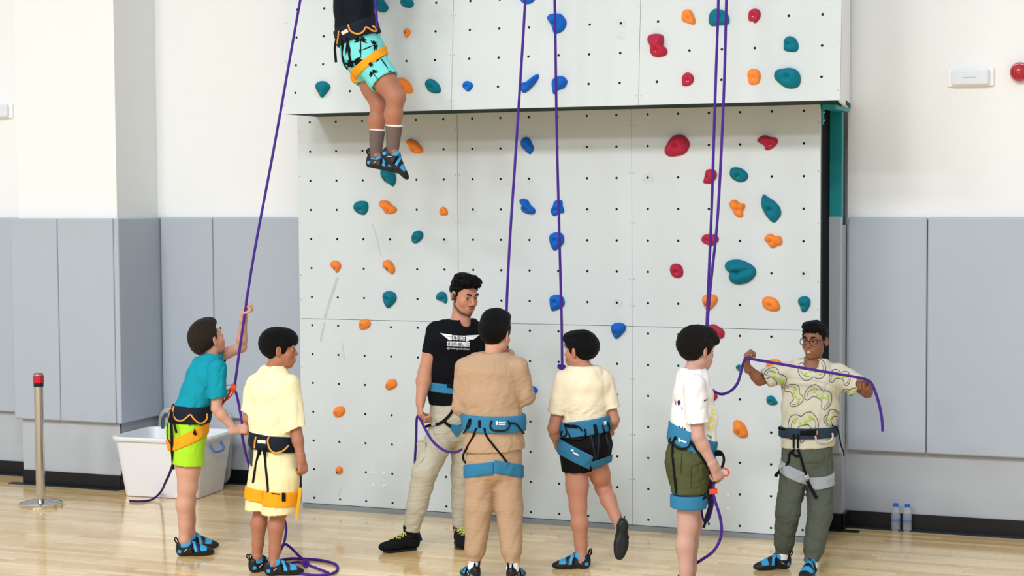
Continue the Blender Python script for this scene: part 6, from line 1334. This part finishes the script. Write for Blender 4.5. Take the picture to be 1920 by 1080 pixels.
# ---------------------------------------------------------------- ropes and belay gear
ZT, ZY = depth_of(floor_at(362, 1041)), depth_of(floor_at(505, 1076)); ZI = depth_of(floor_at(805, 1027)); ZN = depth_of(floor_at(925, 1091)); ZC = depth_of(floor_at(1078, 1066)); ZW = depth_of(floor_at(1288, 1127)); ZG = depth_of(floor_at(1480, 1068)); ZK = depth_of(on_plane(700, 150, 1, -.95))
A_ = at_depth
def fl_(x, y, z=.0075): return on_plane(x, y, 2, z)
def rope(pts, label, m=None, r=.0080, extra=()):
    b = MB(); b.tube(pts, r, 10, sub=7)
    for e in extra: b.tube(e, r, 10, sub=6)
    o = b.build('climbing_rope', m or m_rope, None, origin=pts[len(pts)//2] if isinstance(pts, list) else pts[0]); return tag(o, label, 'rope', 'purple climbing ropes')
cc = lambda x, y, z=.0075: fl_(440+x/3.6, 780+y/3.6, z)
kn = cc(480, 1005, .02)
def U_(x, y, y0, w0, y1, w1): return on_plane(x, y, 1, w0+(w1-w0)*(y-y0)/(y1-y0))
def drop(pts, end):
    """a rope hanging from above the overhang down to the point end"""
    ye = float(end[1]); p0 = pts[0][1]; p1 = pts[-1][1]; return [U_(x, y, p0, -.85, p1+30, ye) for x, y in pts]+[end]
rope([*drop([(640, -420), (600, -200), (563, 0), (515, 270), (481, 450)], A_(463, 558, ZT-.02)), A_(461, 574, ZT-.02), A_(450, 650, ZT-.02), A_(441, 716, ZT-.03), A_(438, 728, ZT-.03), A_(443, 738, ZT-.04), A_(449, 765, ZT-.07), A_(454, 795, ZT-.085), A_(454, 815, ZT-.085), A_(459, 842, ZT-.06), A_(467, 872, ZT-.02), A_(478, 896, ZT), A_(500, 930, ZT+.03), A_(524, 958, ZT), A_(536, 985, ZT-.1), A_(534, 1012, ZT-.2), A_(528, 1028, ZT-.26), cc(285, 965), cc(300, 975), cc(380, 962), cc(480, 965), cc(590, 975), cc(680, 1000), cc(692, 1040), cc(640, 1068), cc(540, 1074), cc(430, 1060), cc(370, 1020), cc(360, 1000), cc(430, 985), cc(480, 1000, .02), cc(560, 1030), cc(632, 1058)],
     'purple rope rising from the teal-shirted boy\'s hands, its end coiled by the yellow-shirted boy\'s feet',
     extra=[[cc(285, 965), cc(300, 925, .06), cc(318, 885, .10), cc(345, 866, .11), cc(385, 895, .08), cc(430, 940, .04), cc(470, 975, .015), cc(480, 1005)],
            [kn+vec(-.012, .0), kn+vec(.0, .022), kn+vec(.015, .004), kn+vec(.0, -.012), kn+vec(-.016, .010), kn+vec(.004, .026), kn+vec(.016, .01)]])
rope([A_(327, 842, ZT+.10), A_(326, 862, ZT+.2), A_(319, 885, ZT+.40), A_(310, 905, ZT+.62), fl_(303, 920, .075), fl_(292, 932, .022), fl_(280, 938, .009), fl_(262, 940, .009), fl_(243, 939, .009)], 'dark purple rope end trailing from behind the teal-shirted boy to the floor', m_rope2)
rope([*drop([(1003, -420), (995, -200), (985, 0), (968, 270), (956, 450)], A_(950, 575, ZN+.33)), A_(950, 640, ZN+.22), A_(953, 665, ZN+.2), A_(948, 690, ZN+.24), A_(946, 780, ZN+.25), A_(930, 830, ZN+.3)], 'purple rope dropping behind the head of the boy in the tan sweatshirt')
k0 = A_(1055, 694, ZC+.34)
rope([*drop([(1028, -420), (1034, -200), (1040, 0), (1044, 250), (1049, 450)], A_(1053, 600, ZC+.36)), A_(1054, 680, ZC+.34), k0], 'purple rope ending in a knot beside the face of the boy in the cream T-shirt',
     extra=[[k0+vec(-.012, .03), k0+vec(.012, .022), k0+vec(-.01, .008), k0+vec(.014, .0), k0+vec(-.008, -.014), k0+vec(.014, -.020), k0+vec(.004, -.034), k0+vec(-.010, -.02), k0+vec(.010, .01)], [k0+vec(.0, .02), k0+vec(-.02, .03), k0+vec(-.024, .018), k0+vec(-.008, .008)], [k0+vec(.004, -.02), k0+vec(.018, -.03), k0+vec(.016, -.008), k0+vec(-.004, .0)]])
rope([*drop([(1355, -420), (1351, -200), (1347, 0), (1341, 180), (1334, 400), (1328, 540)], A_(1325, 610, ZW+.35)), A_(1320, 660, ZW+.3), A_(1317, 700, ZW+.28), A_(1323, 717, ZW+.28), A_(1335, 731, ZW+.3), A_(1352, 739, ZW+.35), A_(1370, 733, ZW+.42), A_(1383, 718, ZW+.48), A_(1390, 695, ZG-.16), A_(1394, 680, ZG-.165), A_(1399, 671, ZG-.17), A_(1409, 673, ZG-.18), A_(1500, 689, ZG-.25), A_(1605, 707, ZG-.27), A_(1622, 711, ZG-.26), A_(1634, 719, ZG-.25), A_(1643, 740, ZG-.25), A_(1650, 765, ZG-.25), A_(1654, 790, ZG-.25), A_(1655, 809, ZG-.25)],
     'purple rope held stretched between both hands of the boy in glasses')
rope([*drop([(1372, -420), (1367, -200), (1362, 0), (1357, 180), (1346, 400), (1334, 520)], A_(1327, 600, ZW+.33)), A_(1324, 690, ZW+.22), A_(1326, 780, ZW+.2), A_(1336, 860, ZW+.05), A_(1338, 905, ZW-.06), A_(1337, 922, ZW-.06), A_(1341, 940, ZW-.06), A_(1349, 965, ZW-.06), A_(1353, 990, ZW-.04), A_(1350, 1012, ZW-.02), A_(1337, 1034, ZW), A_(1315, 1050, ZW+.08), A_(1297, 1062, ZW+.14), A_(1280, 1080, ZW+.2), fl_(1262, 1108)],
     'right-hand one of the paired purple ropes, feeding the white-shirted boy\'s belay device')
rope([A_(866, 843, ZN+.12), A_(852, 848, ZI-.45), A_(832, 844, ZI-.35), A_(812, 828, ZI-.26), A_(798, 806, ZI-.19), A_(790, 790, ZI-.16), A_(784, 780, ZI-.14), A_(781, 790, ZI-.10), A_(780, 830, ZI-.02), A_(778, 866, ZI+.05), A_(779, 920, ZI+.10), A_(780, 970, ZI+.10), A_(784, 995, ZI+.08), A_(790, 1013, ZI+.05)], 'purple rope sagging from the instructor\'s hand towards the tan sweatshirt')
rope([A_(702, -420, ZK+.35), A_(703, -170, ZK-.02), A_(704, -60, ZK-.12), A_(704, 0, ZK-.14), A_(706, 30, ZK-.17), A_(706, 54, ZK-.16)], 'purple rope tied to the hanging climber\'s harness')
def carabiner(c, u, v, L, W, r, m, name='carabiner', par=None):
    b = MB(); P = [c+u*L*math.cos(t)*(1.0)+v*W*math.sin(t)*(1+.25*math.cos(t)) for t in np.linspace(0, 2*PI, 14, endpoint=False)]; b.tube(P, r, 8, closed=True, sub=3); return b.build(name, m, par)
def belay(label, c, u, v, cc_, cl, cw, ring=None):
    o = empty('belay_device', c, label, 'belay device', 'orange belay devices')
    n = np.cross(u, v); b = MB(); b.obox(c, (u, v, n), (.019, .013, .010)); bevel(b.build('device_body', m_devor, o), .005, 3)
    for k in (-1, 1): b = MB(); b.obox(c+n*.012*k, (u, v, n), (.022, .0145, .0018)); bevel(b.build('side_plate', m_devor, o), .001)
    carabiner(cc_, nrm(cl), nrm(np.cross(np.cross(cl, v), cl)) if False else nrm(v-nrm(cl)*(v @ nrm(cl))), np.linalg.norm(cl), cw, .0048, m_devor, par=o)
    return o, n
o, n = belay('orange belay device at the end of a red sling in front of the teal-shirted boy', A_(438, 727, ZT-.03), nrm(vec(.15, 1)), nrm(vec(1, -.15)), A_(428, 740, ZT-.04), vec(.032, .040), .016)
cord('sling', [A_(433, 731, ZT-.03), A_(426, 744, ZT-.05), A_(418, 756, ZT-.07), A_(410, 768, ZT-.09)], .0065, mat('red_sling', '#b8382c', .6), o)
for dy in (0, 16): cord('wire', [A_(434, 722+dy*.7, ZT-.02), A_(428, 722+dy, ZT-.02), A_(420, 724+dy, ZT-.03), A_(414, 728+dy, ZT-.04)], .0022, m_cordb, o)
o, n = belay('orange belay device under the hand of the white-shirted boy', A_(1337, 921, ZW-.06), nrm(vec(1, .05)), nrm(vec(0, 1)), A_(1356, 884, ZW-.09), vec(.028, -.014), .018)
P_ = A_(1335, 908, ZW-.055)
b = MB(); b.tube([A_(1340, 893, ZW-.07), A_(1335, 908, ZW-.06), A_(1330, 925, ZW-.05), A_(1333, 945, ZW-.05), A_(1328, 965, ZW-.05), A_(1323, 978, ZW-.05)], .014, n=8, flat=(.014, .006), up=-HF); b.build('sling', mat('black_purple_sling', '#231732', .7), o)
cord('tether_loop', [A_(1315, 948, ZW+.02), A_(1316, 962, ZW+.0), A_(1319, 975, ZW-.03), A_(1323, 980, ZW-.045), A_(1330, 972, ZW-.05), A_(1336, 950, ZW-.05), A_(1338, 930, ZW-.05)], .0055, m_rope, o)
cord('tether_tail', [A_(1323, 978, ZW-.05), A_(1321, 984, ZW-.05), A_(1319, 990, ZW-.05)], .007, m_cordb, o)
